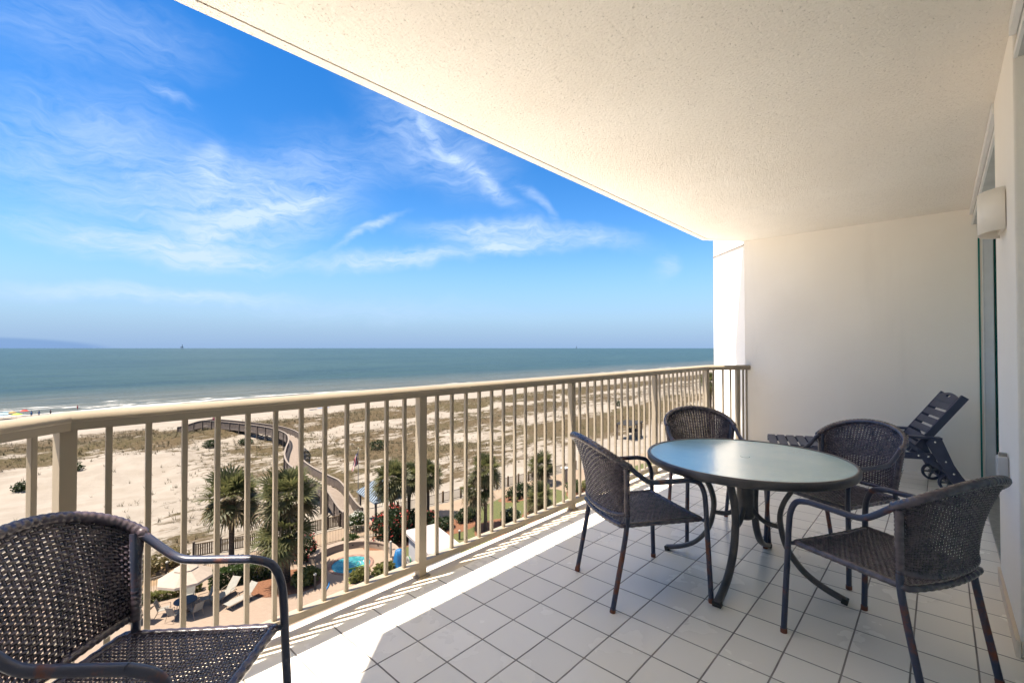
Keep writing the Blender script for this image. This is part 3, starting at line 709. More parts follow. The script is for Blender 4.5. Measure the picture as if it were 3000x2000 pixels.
# ---------------------------------------------------------------- palms
def leafm(name, a, b, tr=.38):
    t = NT(name); v = t.co(); oi = t.n('ShaderNodeObjectInfo').outputs['Random']
    f = t.noise(v, 5, 4, .7)
    c_ = t.mix(t.rng(f, .3, .7), a, b)
    t.base(c_); t.p(Roughness=.55); t.b.inputs['Specular IOR Level'].default_value = .35
    d_ = t.n('ShaderNodeBsdfTranslucent', {'Color': c_}); ms = t.n('ShaderNodeMixShader', {0: tr, 1: t.b.outputs[0], 2: d_.outputs[0]})
    t.t.links.new(ms.outputs[0], t.t.nodes['Material Output'].inputs['Surface']); return t.m
M_frond = leafm('palm_frond', (.055, .074, .027), (.185, .175, .068)); M_frond2 = leafm('old_palm_frond', (.15, .115, .050), (.24, .17, .085))
t = NT('palm_bark'); v = t.co(); w_ = t.n('ShaderNodeTexWave', {'Vector': v, 'Scale': 3.0, 'Distortion': 6.0, 'Detail': 4.0}, bands_direction='Z').outputs['Fac']
t.base(t.mix(w_, (.085, .055, .035), (.25, .17, .105))); t.p(Roughness=.95); t.bump(w_, .8, .05); M_bark = t.m
def frond_fan(mb, base, dirv, pl, fl, r_, droop, nb=17, ang=2.1):
    """petiole plus a folded fan of narrow blades"""
    d = dirv.normalized(); up = Vector((0, 0, 1)); s = d.cross(up)
    s = s.normalized() if s.length > .05 else Vector((1, 0, 0)); s = Matrix.Rotation(r_.uniform(-.75, .75), 3, d) @ s; u = s.cross(d).normalized()
    mid = base+d*pl*.6; tip = base+d*pl+Vector((0, 0, -droop*pl*.25))
    mb.add([base+s*.02, base-s*.02, mid-s*.016, mid+s*.016, tip-s*.012, tip+s*.012], [(0, 1, 2, 3), (3, 2, 4, 5)])
    d2 = (tip-mid).normalized()
    for k in range(nb):
        q = -ang+2*ang*k/(nb-1)+r_.uniform(-.05, .05); L = fl*(.62+.38*math.cos(q*.55))*r_.uniform(.85, 1.08)
        bd = (d2*math.cos(q)+s*math.sin(q)+u*.22*abs(math.sin(q))).normalized()
        w = s*math.cos(q)-d2*math.sin(q); hw = .052*fl/.9
        p1 = tip+bd*L*.5; p2 = tip+bd*L*.80+Vector((0, 0, -L*.04*(1+droop))); p3 = tip+bd*L*(1.0)+Vector((0, 0, -L*(.12+.28*droop)*r_.uniform(.4, 1.2)))
        mb.add([tip, p1+w*hw, p1-w*hw, p2+w*hw*.6, p2-w*hw*.6, p3], [(0, 2, 1), (1, 2, 4, 3), (3, 4, 5)])
def make_palm(name, seed, h, rad, tr0, label, group, lean=(0, 0), nf=58, skirt=14, bury=False):
    r_ = random.Random(seed); root = thing(name, label, 'palm tree', group=group)
    top = Vector((lean[0], lean[1], h)); mb = MB()
    n = 12; pth = [Vector((lean[0]*(i/n)**1.6, lean[1]*(i/n)**1.6, h*i/n-.05)) for i in range(n+1)]
    mb.tube(pth, [tr0*(1.22-.35*min(1, i/3)+(.12 if i > n-3 else 0)) for i in range(n+1)], 12)
    for k in range(40):     # old leaf bases
        zz = h*(.62+.38*r_.random()); q = r_.random()*2*PI; c_ = Vector((lean[0]*(zz/h)**1.6+tr0*.9*math.cos(q), lean[1]*(zz/h)**1.6+tr0*.9*math.sin(q), zz))
        o_ = Vector((math.cos(q), math.sin(q), 1.3)).normalized(); mb.bar(c_, c_+o_*.26, .07, .03)
    mb.build('trunk', M_bark, root)
    mb = MB(); mb.smooth = False
    for k in range(nf):
        q = k*2.39996+r_.uniform(-.25, .25); e = 1.30-2.15*((k+.5)/nf)+r_.uniform(-.30, .30)
        d = Vector((math.cos(q)*math.cos(e), math.sin(q)*math.cos(e), math.sin(e)))
        pl = rad*r_.uniform(.30, .56); fl = rad*r_.uniform(.44, .60)
        mb.cur = 1 if (e < -.25 and r_.random() < .55) else 0
        frond_fan(mb, top+d*.08+Vector((0, 0, .12)), d, pl, fl, r_, max(0, .45-e*.5))
    mb.build('crown', [M_frond, M_frond2], root)
    if skirt:
        mb = MB()
        for k in range(skirt):
            q = r_.random()*2*PI; e = -1.0-r_.random()*.4
            frond_fan(mb, top+Vector((0, 0, -.1)), Vector((math.cos(q)*math.cos(e), math.sin(q)*math.cos(e), math.sin(e))), rad*.3, rad*.34, r_, .6, 9, 1.2)
        mb.build('dead_fronds', M_frond2, root)
    return root
GP = 'palms round the pool and lawn'
def palm(seed, x, y, h, rad, tr0, label, **k):
    p = make_palm('palm_tree', seed, h, rad, tr0, label, GP, **k); p.location = (x, y, G); p.rotation_euler = (0, 0, seed*1.3); return p
palm(1, 11.2, 38.4, 5.2, 2.55, .21, 'tall cabbage palm behind the loungers, standing clear of the others by the tan fence', skirt=10)
palm(2, 13.35, 33.75, 5.8, 2.45, .19, 'tallest palm of the pair in the mulch bed beside the spa', skirt=8)
palm(3, 12.75, 33.1, 3.4, 2.2, .20, 'shorter palm under the taller one in the mulch bed by the spa', skirt=12, nf=46)
palm(4, 23.1, 35.9, 4.5, 1.95, .19, 'palm in front of the blue metal pavilion roof, left of two others', skirt=10)
palm(5, 26.0, 37.4, 3.8, 1.75, .20, 'middle palm right of the pavilion, with a thick pale trunk', skirt=12)
palm(6, 27.5, 36.4, 4.0, 1.65, .15, 'slim palm at the edge of the tan path near the pavilion', skirt=4)
palm(7, 29.0, 30.0, 5.3, 1.8, .17, 'taller palm in the round mulch bed on the lawn', skirt=6)
palm(8, 28.6, 30.7, 3.4, 1.75, .16, 'lower palm crowded against the taller one on the lawn', skirt=12, nf=50)
palm(9, 43.5, 35.3, 2.0, 2.0, .2, 'squat palm beside the path with its crown near the fence', skirt=10)
palm(10, 35.3, 28.9, 1.5, 1.75, .2, 'bushy low palm on the lawn, its fronds reaching the grass', skirt=6)
pp = palm(11, 99.0, 35.2, 9.0, 2.7, .22, 'tall green palm far off behind the railing corner', skirt=0)

# ---------------------------------------------------------------- shrubs
M_leaf = leafm('shrub_leaf', (.028, .060, .014), (.085, .125, .030)); M_leafy = leafm('yellow_green_leaf', (.11, .13, .03), (.24, .23, .07))
M_dark = leafm('dark_shrub_leaf', (.016, .034, .010), (.045, .070, .020)); M_olive = leafm('dry_shrub_leaf', (.15, .12, .045), (.26, .21, .085))
M_red = simple('red_bougainvillea_flower', (.62, .035, .020), .6, .2, 4); M_wflower = simple('white_blossom', (.72, .74, .66), .7)
def leaves(mb, c, rad, n, sz, r_, shell=.45, box=False):
    for k in range(n):
        if box: p = Vector((r_.uniform(-1, 1), r_.uniform(-1, 1), r_.uniform(-1, 1)))
        else:
            p = Vector((r_.gauss(0, 1), r_.gauss(0, 1), r_.gauss(0, 1))); p.normalize()
            lump = 1+.28*noise.noise(p*2.3+Vector(c)); p *= (shell+(1-shell)*r_.random()**.6)*lump
        p = Vector((p.x*rad[0], p.y*rad[1], p.z*rad[2]))+Vector(c)
        a = Vector((r_.uniform(-1, 1), r_.uniform(-1, 1), r_.uniform(-.3, 1))).normalized(); b = a.cross(Vector((r_.uniform(-1, 1), r_.uniform(-1, 1), r_.uniform(-1, 1)))).normalized()
        s = sz*r_.uniform(.6, 1.3); mb.add([p-a*s, p+b*s*.55, p+a*s, p-b*s*.55], [(0, 1, 2, 3)])
def shrub(seed, x, y, rad, n, sz, m, label, flowers=0, fm=None, cat='shrub', name='shrub', group=None, z=G):
    r_ = random.Random(seed); root = thing(name, label, cat, (x, y, z), 0, group)
    mb = MB(); leaves(mb, (0, 0, rad[2]*.95), rad, n, sz, r_); mb.build('foliage', m, root)
    mb = MB()
    for k in range(5):
        q = k*1.3+seed; mb.tube([(0, 0, 0), (rad[0]*.4*math.cos(q), rad[1]*.4*math.sin(q), rad[2]*.9)], [.04, .02], 6)
    mb.build('stem', M_bark, root)
    if flowers:
        mb = MB()
        k = 0
        while k < flowers:
            c_ = Vector((r_.gauss(0, 1), r_.gauss(0, 1), r_.gauss(0, 1)+.35)).normalized()
            if noise.noise(c_*3.2+Vector((seed*7, 0, 0)))+r_.uniform(-.25, .25) < .12: continue
            lump = 1.02+.28*noise.noise(c_*2.3+Vector((0, 0, rad[2]*.95))); k += 1
            leaves(mb, (c_.x*rad[0]*lump, c_.y*rad[1]*lump, rad[2]*.95+c_.z*rad[2]*lump), (.05, .05, .05), 1, .075, r_, .2)
        mb.build('flowers', fm, root)
    return root
shrub(1, 22.0, 34.1, (1.75, 1.3, 1.55), 3200, .12, M_dark, 'large red flowering bougainvillea in front of the blue pavilion roof', 420, M_red, name='bougainvillea')
shrub(2, 15.5, 36.1, (.95, .8, 1.05), 1200, .11, M_dark, 'small red flowering bougainvillea between the palms and the spa wall', 200, M_red, name='bougainvillea')
shrub(3, 26.9, 35.2, (.7, .6, .6), 700, .10, M_dark, 'low bougainvillea with few red flowers at the foot of the slim palm', 60, M_red, name='bougainvillea')
shrub(4, 21.3, 38.6, (.85, .7, .85), 1100, .10, M_leaf, 'white blossoming shrub at the foot of the boardwalk', 330, M_wflower, name='flowering_shrub')
shrub(5, 24.4, 35.0, (1.5, 1.0, 1.0), 1500, .12, M_dark, 'dark green shrub under the palms behind the white shed')
shrub(6, 19.3, 36.0, (.75, .5, .5), 800, .09, M_leaf, 'small bright green shrub against the pool fence by the spa wall')
shrub(7, 14.1, 32.4, (1.0, .7, .6), 900, .16, M_leafy, 'yellow green leafy plants beside the bollard at the mulch bed')
shrub(8, 16.9, 30.2, (.8, .45, .42), 600, .15, M_leafy, 'yellow green plants on the near side of the spa, left clump')
shrub(9, 18.5, 29.75, (.9, .45, .42), 650, .15, M_leafy, 'yellow green plants on the near side of the spa, right clump')
shrub(10, 38.1, 34.1, (2.0, .7, .75), 1500, .12, M_dark, 'dark rounded hedge bush in mulch beside the path')
shrub(11, 36.6, 33.4, (.4, .35, .3), 250, .09, M_leafy, 'small light green plant in mulch in front of the dark hedge bush')
shrub(12, 29.6, 33.2, (1.4, .8, .6), 1000, .12, M_dark, 'low dark shrub on the lawn left of the mulch bed palms')
shrub(13, 32.3, 30.0, (1.1, .8, .6), 900, .11, M_dark, 'dark flowering shrub on the lawn right of the mulch bed palms', 30, M_wflower)
shrub(14, 26.5, 33.2, (1.3, .8, .55), 900, .12, M_dark, 'dark shrub at the lawn edge behind the white shed roof')
shrub(15, 43.4, 30.6, (1.1, .8, .75), 900, .11, M_leaf, 'green shrub in mulch beside the stone gate pillar')
shrub(16, 45.3, 30.1, (.9, .7, .6), 700, .11, M_leafy, 'light green shrub in mulch right of the gate pillar')
shrub(17, 6.6, 41.9, (1.3, 1.0, .75), 1100, .13, M_olive, 'dry olive shrub in the sandy bed beside the path bollard')
shrub(18, 8.6, 42.4, (.9, .8, .7), 700, .12, M_olive, 'dry olive shrub at the corner of the tan fence')
def hedge(seed, a, b, w, h, n, m, label):
    a, b = Vector((*a, 0)), Vector((*b, 0)); L = (b-a).length; rz = math.atan2((b-a).y, (b-a).x); r_ = random.Random(seed)
    root = thing('hedge', label, 'hedge', ((a.x+b.x)/2, (a.y+b.y)/2, G), rz)
    mb = MB(); leaves(mb, (0, 0, h/2), (L/2, w/2, h/2), n, .085, r_, box=True); leaves(mb, (0, 0, h*.97), (L/2, w/2, .06), n//2, .085, r_, box=True); mb.build('foliage', m, root)
    mb = MB()
    for k in range(int(L/.5)): mb.tube([(-L/2+.25+k*.5, 0, 0), (-L/2+.25+k*.5, .03, h*.8)], .03, 5)
    mb.build('stem', M_bark, root)
hedge(1, (9.3, 36.55), (13.4, 35.3), .95, 1.15, 3600, M_leaf, 'clipped green hedge behind the sun loungers')
hedge(2, (5.4, 37.75), (9.0, 36.9), .6, .5, 1500, M_leafy, 'low yellow green hedge strip beside the pool fence and parasol')
# dune grass: tufts nobody could count
r_ = random.Random(12); mb = MB(); k = 0
t = NT('dune_grass_blade'); v = t.co(); t.base(t.mix(t.rng(t.noise(v, .4, 4), .35, .65), (.17, .130, .065), (.10, .092, .036))); t.p(Roughness=.8)
while k < 7500:
    x = r_.uniform(-4, 60) if r_.random() < .7 else r_.uniform(60, 170); y = r_.uniform(44, 119)
    vv = veg(x, y)
    if r_.random() > vv**1.6+.003: continue
    k += 1; z = hgt(x, y)-.03; big_ = r_.uniform(.7, 1.5)
    for j in range(6):
        q = r_.random()*2*PI; L = r_.uniform(.2, .5)*big_; sp_ = r_.uniform(.3, .9)*L; w = .022*big_
        bx, by = x+r_.uniform(-.14, .14), y+r_.uniform(-.14, .14); c_, s_ = math.cos(q), math.sin(q)
        mb.add([(bx-s_*w, by+c_*w, z), (bx+s_*w, by-c_*w, z), (bx+c_*sp_, by+s_*sp_, z+L)], [(0, 1, 2)])
tag(mb.build('dune_grass', t.m), 'olive and brown grass tufts scattered over the sand dunes', 'grass', kind='stuff')
for i, (x, y, s, lab) in enumerate(((5.2, 84.5, 1.0, 'round dark bush in the pale sand left of the dune grass, upper of two'), (5.4, 80.8, 1.2, 'round dark bush in the pale sand left of the dune grass, lower of two'), (1.2, 76.5, 1.0, 'dark bush in pale sand at the far left between balusters'), (21.5, 84.0, 1.1, 'green bush on the sand crest near the bend of the boardwalk'), (26.6, 84.5, 1.1, 'low dark bush on the sand crest left of the boardwalk posts'), (40.3, 66.5, 1.5, 'dark green bush in the dune grass right of the flag'), (115, 66, 1.5, 'dark bush on the white sand patch beyond the picnic shelter'))):
    shrub(40+i, x, y, (s, s*.8, s*.55), 420, .16, M_dark, lab, z=hgt(x, y)-.1, group='bushes on the dunes')

# ---------------------------------------------------------------- fences
M_wood = simple('tan_fence_board', (.33, .24, .145), .85, .2, 3, (.24, .17, .10)); M_post = simple('dark_fence_post', (.13, .095, .065), .85)
M_metalf = simple('beige_picket_metal', (.50, .40, .29), .6); M_bwood = simple('weathered_grey_wood', (.20, .155, .125), .9, .15, 2, (.13, .10, .085)); M_bdeck = simple('boardwalk_deck_wood', (.33, .27, .225), .9, .12, 3, (.27, .215, .175))
M_iron = simple('dark_picket_metal', (.10, .085, .07), .6)
def fence(name, label, pts, h, pm, bm_, step, pick, pw, postw=.11, posth=.12, board=False, rails=2):
    root = thing(name, label, 'fence', (pts[0][0], pts[0][1], G)); o0 = Vector((pts[0][0], pts[0][1], 0))
    P = [Vector((x, y, 0))-o0 for x, y in pts]
    for a, b in zip(P, P[1:]):
        L = (b-a).length; n = max(1, round(L/step)); d = (b-a)/n
        for i in range(n):
            p, q = a+d*i, a+d*(i+1); rz = math.atan2(d.y, d.x)
            mb = MB(); mb.box((p.x, p.y, (h+posth)/2), (postw, postw, h+posth), rz); mb.lathe([(0, h+posth+.05), (postw*.8, h+posth), (postw*.8, h+posth-.03)], (p.x, p.y, 0), 8); mb.build('post', pm, root)
            mb = MB(); u = d.normalized(); m = int((d.length-postw)/pick)
            for k in range(m+1):
                c_ = p+u*(postw/2+(d.length-postw)*(k+.5)/(m+1)); mb.box((c_.x, c_.y, h/2+.03), (pw, .02, h-.06), rz)
            for k in range(rails):
                zz = .12+(h-.16)*k/max(1, rails-1); c_ = (p+q)/2; s_ = u.cross(Vector((0, 0, 1)))*(.024 if board else 0); mb.box((c_.x+s_.x, c_.y+s_.y, zz), (d.length-postw, .035, .06 if board else .04), rz)
            mb.build('picket_panel', bm_, root)
    e = P[-1]; mb = MB(); mb.box((e.x, e.y, (h+posth)/2), (postw, postw, h+posth)); mb.build('post', pm, root)
fence('beach_fence', 'tan board fence with dark posts along the dunes, left of the boardwalk', [(9.9, 43.0), (13.3, 41.9), (19.6, 40.75), (20.7, 40.6)], 1.05, M_post, M_wood, 1.7, .15, .10, .15, .16, True)
fence('beach_fence', 'tan picket fence along the dunes, right of the pavilion', [(26.2, 39.6), (29.0, 39.1), (33.6, 38.65), (38.5, 37.9), (43.5, 37.4), (52, 36.3)], 1.05, M_wood, M_bwood, 2.0, .14, .035, .16, .14)
fence('pool_fence', 'beige metal picket fence between the pool deck and the tan path', [(3.2, 39.05), (9.5, 38.3), (17.8, 37.75), (20.3, 37.2), (21.5, 36.2)], 1.1, M_metalf, M_metalf, 1.9, .13, .018, .06, .05)
fence('white_fence', 'pale picket fence at the far left end of the dune line', [(4.6, 44.4), (7.0, 43.9)], .9, M_white, M_white, 1.2, .13, .03, .07, .05)

# boardwalk
bwk = thing('boardwalk', 'weathered grey wooden boardwalk curving over the dunes to the beach', 'boardwalk', (21.6, 39.9, G)); O = Vector((21.6, 39.9, G))
N_ = len(BW); sidev = []
for i in range(N_):
    tg = (BW[min(i+1, N_-1)]-BW[max(i-1, 0)]).normalized(); sidev.append(Vector((-tg.y, tg.x, 0)))
def strip(name, m, o0, o1, z0, z1, i0=0, i1=N_):
    mb = MB(); vs = []
    for i in range(i0, i1):
        b_ = BW[i]; zz = bw_z(b_.y)
        for o_, z_ in ((o0, z0), (o1, z0), (o1, z1), (o0, z1)): p = b_+sidev[i]*o_; vs.append(Vector((p.x, p.y, zz+z_))-O)
    n = i1-i0; fs = [(i*4+k, i*4+(k+1) % 4, i*4+4+(k+1) % 4, i*4+4+k) for i in range(n-1) for k in range(4)]+[(0, 1, 2, 3), (n*4-4, n*4-3, n*4-2, n*4-1)]
    mb.add(vs, fs, False); return mb.build(name, m, bwk)
strip('deck', M_bdeck, -.85, .85, -.05, 0)
for s in (-1, 1):
    strip('joist', M_bwood, s*.84-.04, s*.84+.04, -.32, -.052)
    strip('handrail', simple('pale_cap_rail', (.36, .30, .25), .9) if s < 0 else bpy.data.materials['pale_cap_rail'], s*.87-.09, s*.87+.09, 1.03, 1.075)
    strip('rail_board', M_bwood, s*.87-.015, s*.87+.015, .93, 1.02); strip('rail_board', M_bwood, s*.87-.015, s*.87+.015, .10, .19)
    mb = MB()
    for i in range(0, N_-1):
        for kk in range(6):
            f_ = (kk+.5)/6; b_ = BW[i].lerp(BW[i+1], f_); sv = sidev[i].lerp(sidev[i+1], f_); p = b_+sv*s*.85; z_ = bw_z(b_.y); tg = BW[i+1]-BW[i]
            mb.box((p.x-O.x, p.y-O.y, z_+.55-O.z), (.085, .022, .86), math.atan2(tg.y, tg.x))
    mb.build('picket_panel', M_bwood, bwk)
for i in range(0, N_, 4):
    b_ = BW[i]; z_ = bw_z(b_.y); ps = []
    for s in (-1, 1):
        p = b_+sidev[i]*s*.93; g = hgt(p.x, p.y)-.2; mb = MB(); mb.box((p.x-O.x, p.y-O.y, (g+z_+1.03)/2-O.z), (.12, .12, z_+1.03-g), math.atan2(sidev[i].y, sidev[i].x)); mb.build('post', M_bwood, bwk); ps.append((p, g))
    if z_-max(ps[0][1], ps[1][1]) > 1.1:
        mb = MB(); (p, g), (q, g2) = ps; mb.bar(Vector((p.x, p.y, g+.3))-O, Vector((q.x, q.y, z_-.4))-O, .04, .12); mb.bar(Vector((q.x+.02, q.y+.03, g2+.3))-O, Vector((p.x+.02, p.y+.03, z_-.4))-O, .04, .12); mb.build('cross_brace', M_bwood, bwk)

# pavilion with standing seam roof
M_seam = simple('blue_grey_metal_roof', (.30, .37, .45), .4, .06, 2); M_seamd = simple('roof_seam_dark', (.09, .12, .17), .5)
pv = thing('pavilion', 'open pavilion with a blue grey standing seam metal roof beside the boardwalk', 'pavilion', (23.75, 38.6, G), R(-9))
hx, hy, ez, rz_ = 1.55, 2.2, 2.72, 4.05; ry = .75
co = [(-hx, -hy, ez), (hx, -hy, ez), (hx, hy, ez), (-hx, hy, ez), (0, -ry, rz_), (0, ry, rz_)]
mb = MB(); mb.add(co+[(x, y, z-.12) for x, y, z in co[:4]], [(0, 1, 4), (1, 2, 5, 4), (2, 3, 5), (3, 0, 4, 5), (6, 7, 1, 0), (7, 8, 2, 1), (8, 9, 3, 2), (9, 6, 0, 3), (6, 9, 8, 7)]); ro = mb.build('roof', M_seam, pv)
mb = MB()
for s in (-1, 1):
    for k in range(11):
        y = -hy+2*hy*(k+.5)/11; yt = max(-ry, min(ry, y)); fr_ = 1 if abs(y) <= ry else (hy-abs(y))/(hy-ry)
        mb.bar((s*hx, y, ez+.03), (s*hx*(1-fr_), y, ez+(rz_-ez)*fr_+.03), .03, .06)
    for k in range(7):
        x = -hx+2*hx*(k+.5)/7; fr_ = 1-abs(x)/hx; mb.bar((x, s*hy, ez+.03), (x, s*(hy-(hy-ry)*fr_), ez+(rz_-ez)*fr_+.03), .03, .06)
mb.build('standing_seams', M_seamd, ro)
for sx_ in (-1, 1):
    for sy_ in (-1, 1): mb = MB(); mb.box((sx_*(hx-.25), sy_*(hy-.3), 1.32), (.16, .16, 2.64)); mb.build('post', M_bwood, pv)

# flag
fl = thing('flagpole', 'thin silver flagpole with a gold ball behind the pavilion', 'flagpole', (24.05, 43.4, G)); FH = 6.15
mb = MB(); mb.tube([(0, 0, 0), (0, 0, FH)], [.05, .025], 8); mb.build('pole', simple('flagpole_silver', (.6, .6, .6), .3, metal=.6), fl)
mb = MB(); mb.lathe([(0, FH-.0), (.055, FH+.03), (.075, FH+.075), (.055, FH+.12), (0, FH+.15)], n=12); mb.build('ball', simple('gold_ball', (.65, .60, .35), .3), fl)
fr_ = thing('flag', 'limp red, white and blue striped flag hanging on the pole', 'flag', (24.05, 43.4, G+FH-2.25))
mfl = [simple('flag_red', (.50, .03, .05), .8), simple('flag_white', (.75, .73, .72), .8), simple('flag_blue', (.025, .05, .18), .8)]
mb = MB(); nu, nv = 20, 26
def fp(u, v): # u along the fly, v along the hoist (1 = top): hangs limp, the fly end falling
    x = -.03-(.07+.52*(1-v))*(.45+.55*u**.7)-.03*math.sin(u*8+v*4)
    return Vector((x, .09*math.sin(v*15+u*2)+.02, 2.0-.62*(1-v)-1.25*u-.10*math.sin(v*9)*u))
P_ = [[fp(i/nu, j/nv) for j in range(nv+1)] for i in range(nu+1)]
for i in range(nu):
    for j in range(nv):
        stripe = int(j/2); mb.cur = 2 if (i < nu*.42 and j >= 12) else (0 if stripe % 2 == 0 else 1)
        mb.add([P_[i][j], P_[i+1][j], P_[i+1][j+1], P_[i][j+1]], [(0, 1, 2, 3)])
mb.cur = 1
for ii in range(4):
    for jj in range(4):
        p = fp(.04+.34*ii/3, .50+.46*jj/3); mb.box((p.x, p.y-.012, p.z), (.03, .004, .03)); mb.box((p.x, p.y+.012, p.z), (.03, .004, .03))
mb.build('cloth', mfl, fr_)

# spa
spa = thing('spa_pool', 'round turquoise spa pool set in the tan deck', 'pool', (17.65, 32.85, G)); RP = 1.42
pd_ = [(17.65+4.1*math.cos(q), 32.75+3.3*math.sin(q)) for q in [2*PI*i/40 for i in range(40)]]
sheet('spa_deck', pd_, G+.012, M_spad)
t = NT('spa_water'); v = t.co(); f = t.noise(v, 2.0, 5, .6, 1.0)
t.base(t.mix(t.rng(f, .35, .66), (.02, .23, .26), (.14, .44, .45))); t.p(Roughness=.08); t.bump(t.noise(v, 5, 3), .25, .03)
mb = MB(); mb.lathe([(0, .022), (RP, .022)], n=48); mb.build('water', t.m, spa)
mb = MB(); mb.lathe([(RP-.02, .02), (RP-.02, .03), (RP+.02, .055), (RP+.24, .05), (RP+.25, .01)], n=48); mb.build('coping', simple('brick_coping', (.42, .25, .19), .85, .2, 5), spa)
mb = MB(); mb.lathe([(RP-.05, .0235), (RP-.021, .0235), (RP-.021, .031)], n=48); mb.build('tile_band', simple('dark_blue_tile', (.01, .05, .11), .3), spa)
hr = MB()
for s in (-.14, .14): hr.tube(spline([(s, -1.75, .04), (s, -1.72, .55), (s, -1.5, .75), (s, -1.1, .6), (s, -.9, .15)], 5), .02, 8)
hr.build('handrail', M_bolt, spa); hr = spa.children[-1]; hr.rotation_euler = (0, 0, -.35)
M_seatw = simple('seat_wall_render', (.44, .34, .255), .9, .1, 1.5)
sw = thing('seat_wall', 'curved tan seat wall round the far side of the spa', 'wall', (17.75, 32.75, G))
def arcbox(mb, r0, r1, z0, z1, a0, a1, n=40):
    vs = []
    for i in range(n+1):
        q = a0+(a1-a0)*i/n
        for r__, z__ in ((r0, z0), (r1, z0), (r1, z1), (r0, z1)): vs.append((r__*math.cos(q), r__*math.sin(q), z__))
    mb.add(vs, [(i*4+k, i*4+(k+1) % 4, i*4+4+(k+1) % 4, i*4+4+k) for i in range(n) for k in range(4)]+[(0, 1, 2, 3), (n*4, n*4+1, n*4+2, n*4+3)])
mb = MB(); arcbox(mb, 2.92, 3.42, 0, .50, R(-44), R(130)); mb.build('wall_body', M_seatw, sw)
mb = MB(); arcbox(mb, 2.87, 3.47, .502, .58, R(-44.6), R(130.6)); mb.build('cap', simple('seat_wall_cap', (.43, .33, .26), .85), sw)
mb = MB()
for q in (R(20), R(62), R(112)): mb.box((2.915*math.cos(q), 2.915*math.sin(q), .3), (.02, .14, .1), q)
mb.build('step_light', simple('step_light_dark', (.03, .03, .03), .4), sw)
def noodle(label, pts, c_, nm):
    o0 = pts[0]; root = MB(); root.tube(spline([(p[0]-o0[0], p[1]-o0[1], p[2]) for p in pts], 6), .05, 8)
    o = root.build('pool_noodle', simple(nm, c_, .7)); o.location = (o0[0], o0[1], G); tag(o, label, 'pool noodle', 'pool noodles')
noodle('blue pool noodle on the deck beside the spa', [(15.28, 31.46, .05), (15.0, 31.0, .05), (14.55, 30.5, .05)], (.02, .22, .55), 'noodle_blue')
noodle('yellow green pool noodle lying on the deck beside the spa plants', [(16.5, 30.95, .05), (16.3, 30.6, .05), (16.15, 30.15, .05)], (.55, .65, .10), 'noodle_yellow')
noodle('yellow green pool noodle floating across the spa water', [(16.8, 32.35, .06), (17.4, 32.1, .06), (18.2, 31.95, .06)], (.45, .75, .12), 'noodle_green')
cv = MB(); n = 30; rr = [(.10, 1.32), (.28, 1.22), (.36, .9), (.40, .5), (.46, .12), (.52, .01)]
vs = [((r__*(1+.13*math.sin(5*q+z_*3)))*math.cos(q), (r__*(1+.13*math.sin(5*q+z_*3)))*.8*math.sin(q), z_) for r__, z_ in rr for q in [2*PI*i/n for i in range(n)]]
cv.add(vs, [(i*n+k, i*n+(k+1) % n, (i+1)*n+(k+1) % n, (i+1)*n+k) for i in range(5) for k in range(n)]+[tuple(range(n))], True)
o = cv.build('spa_cover', simple('bright_blue_tarp', (.01, .20, .52), .5, .2, 4)); o.location = (19.95, 29.95, G); tag(o, 'bright blue folded tarp cover standing beside the white shed', 'cover')

# shed
M_shedw = simple('shed_white_wall', (.55, .55, .57), .8, .05); M_shedr = simple('shed_white_roof', (.62, .57, .55), .7, .04)
shd = thing('shed', 'white utility shed with a flat white roof beside the spa', 'shed', (20.25, 29.65, G), R(-14))
SX, SY, SH = 2.35, 4.6, 2.42
mb = MB(); mb.box((SX/2+.1, -SY/2-.1, SH/2), (SX-.25, SY-.25, SH)); mb.build('wall', M_shedw, shd)
mb = MB(); mb.box((SX/2, -SY/2, SH+.10), (SX+.1, SY+.1, .17)); ro = mb.build('roof', M_shedr, shd, bevel=.01)
mb = MB(); mb.box((SX/2, -SY/2, SH+.205), (SX+.16, SY+.16, .035)); mb.build('drip_edge', M_shedr, ro)
mb = MB(); mb.box((.218, -2.6, 1.0), (.03, .8, 2.0)); mb.build('door', simple('shed_door_dark', (.02, .02, .022), .6), shd)
hz_ = thing('hose_reel', 'green garden hose coiled on a grey reel against the shed wall', 'hose', (20.18, 29.0, G), R(-14))
MX = Matrix.Rotation(R(90), 3, 'Y')
mb = MB(); mb.lathe([(.05, -.10), (.36, -.10), (.36, -.07), (.12, -.07), (.12, .07), (.36, .07), (.36, .10), (.05, .10)], (0, 0, .62), 24, MX, close=True); mb.build('reel', simple('reel_grey', (.42, .40, .36), .6), hz_)
mb = MB()
for rr_ in (.18, .24, .29):
    for xx in (-.04, .0, .04): mb.lathe([(rr_+.03*math.cos(q), xx+.03*math.sin(q)) for q in [2*PI*i/6 for i in range(6)]], (0, 0, .62), 22, MX, close=True)
mb.build('hose', simple('hose_green', (.02, .22, .13), .5), hz_)
mb = MB(); mb.bar((0, -.25, 0), (0, 0, .62), .05, .05); mb.bar((0, .25, 0), (0, .03, .62), .05, .05); mb.build('stand', bpy.data.materials['reel_grey'], hz_)

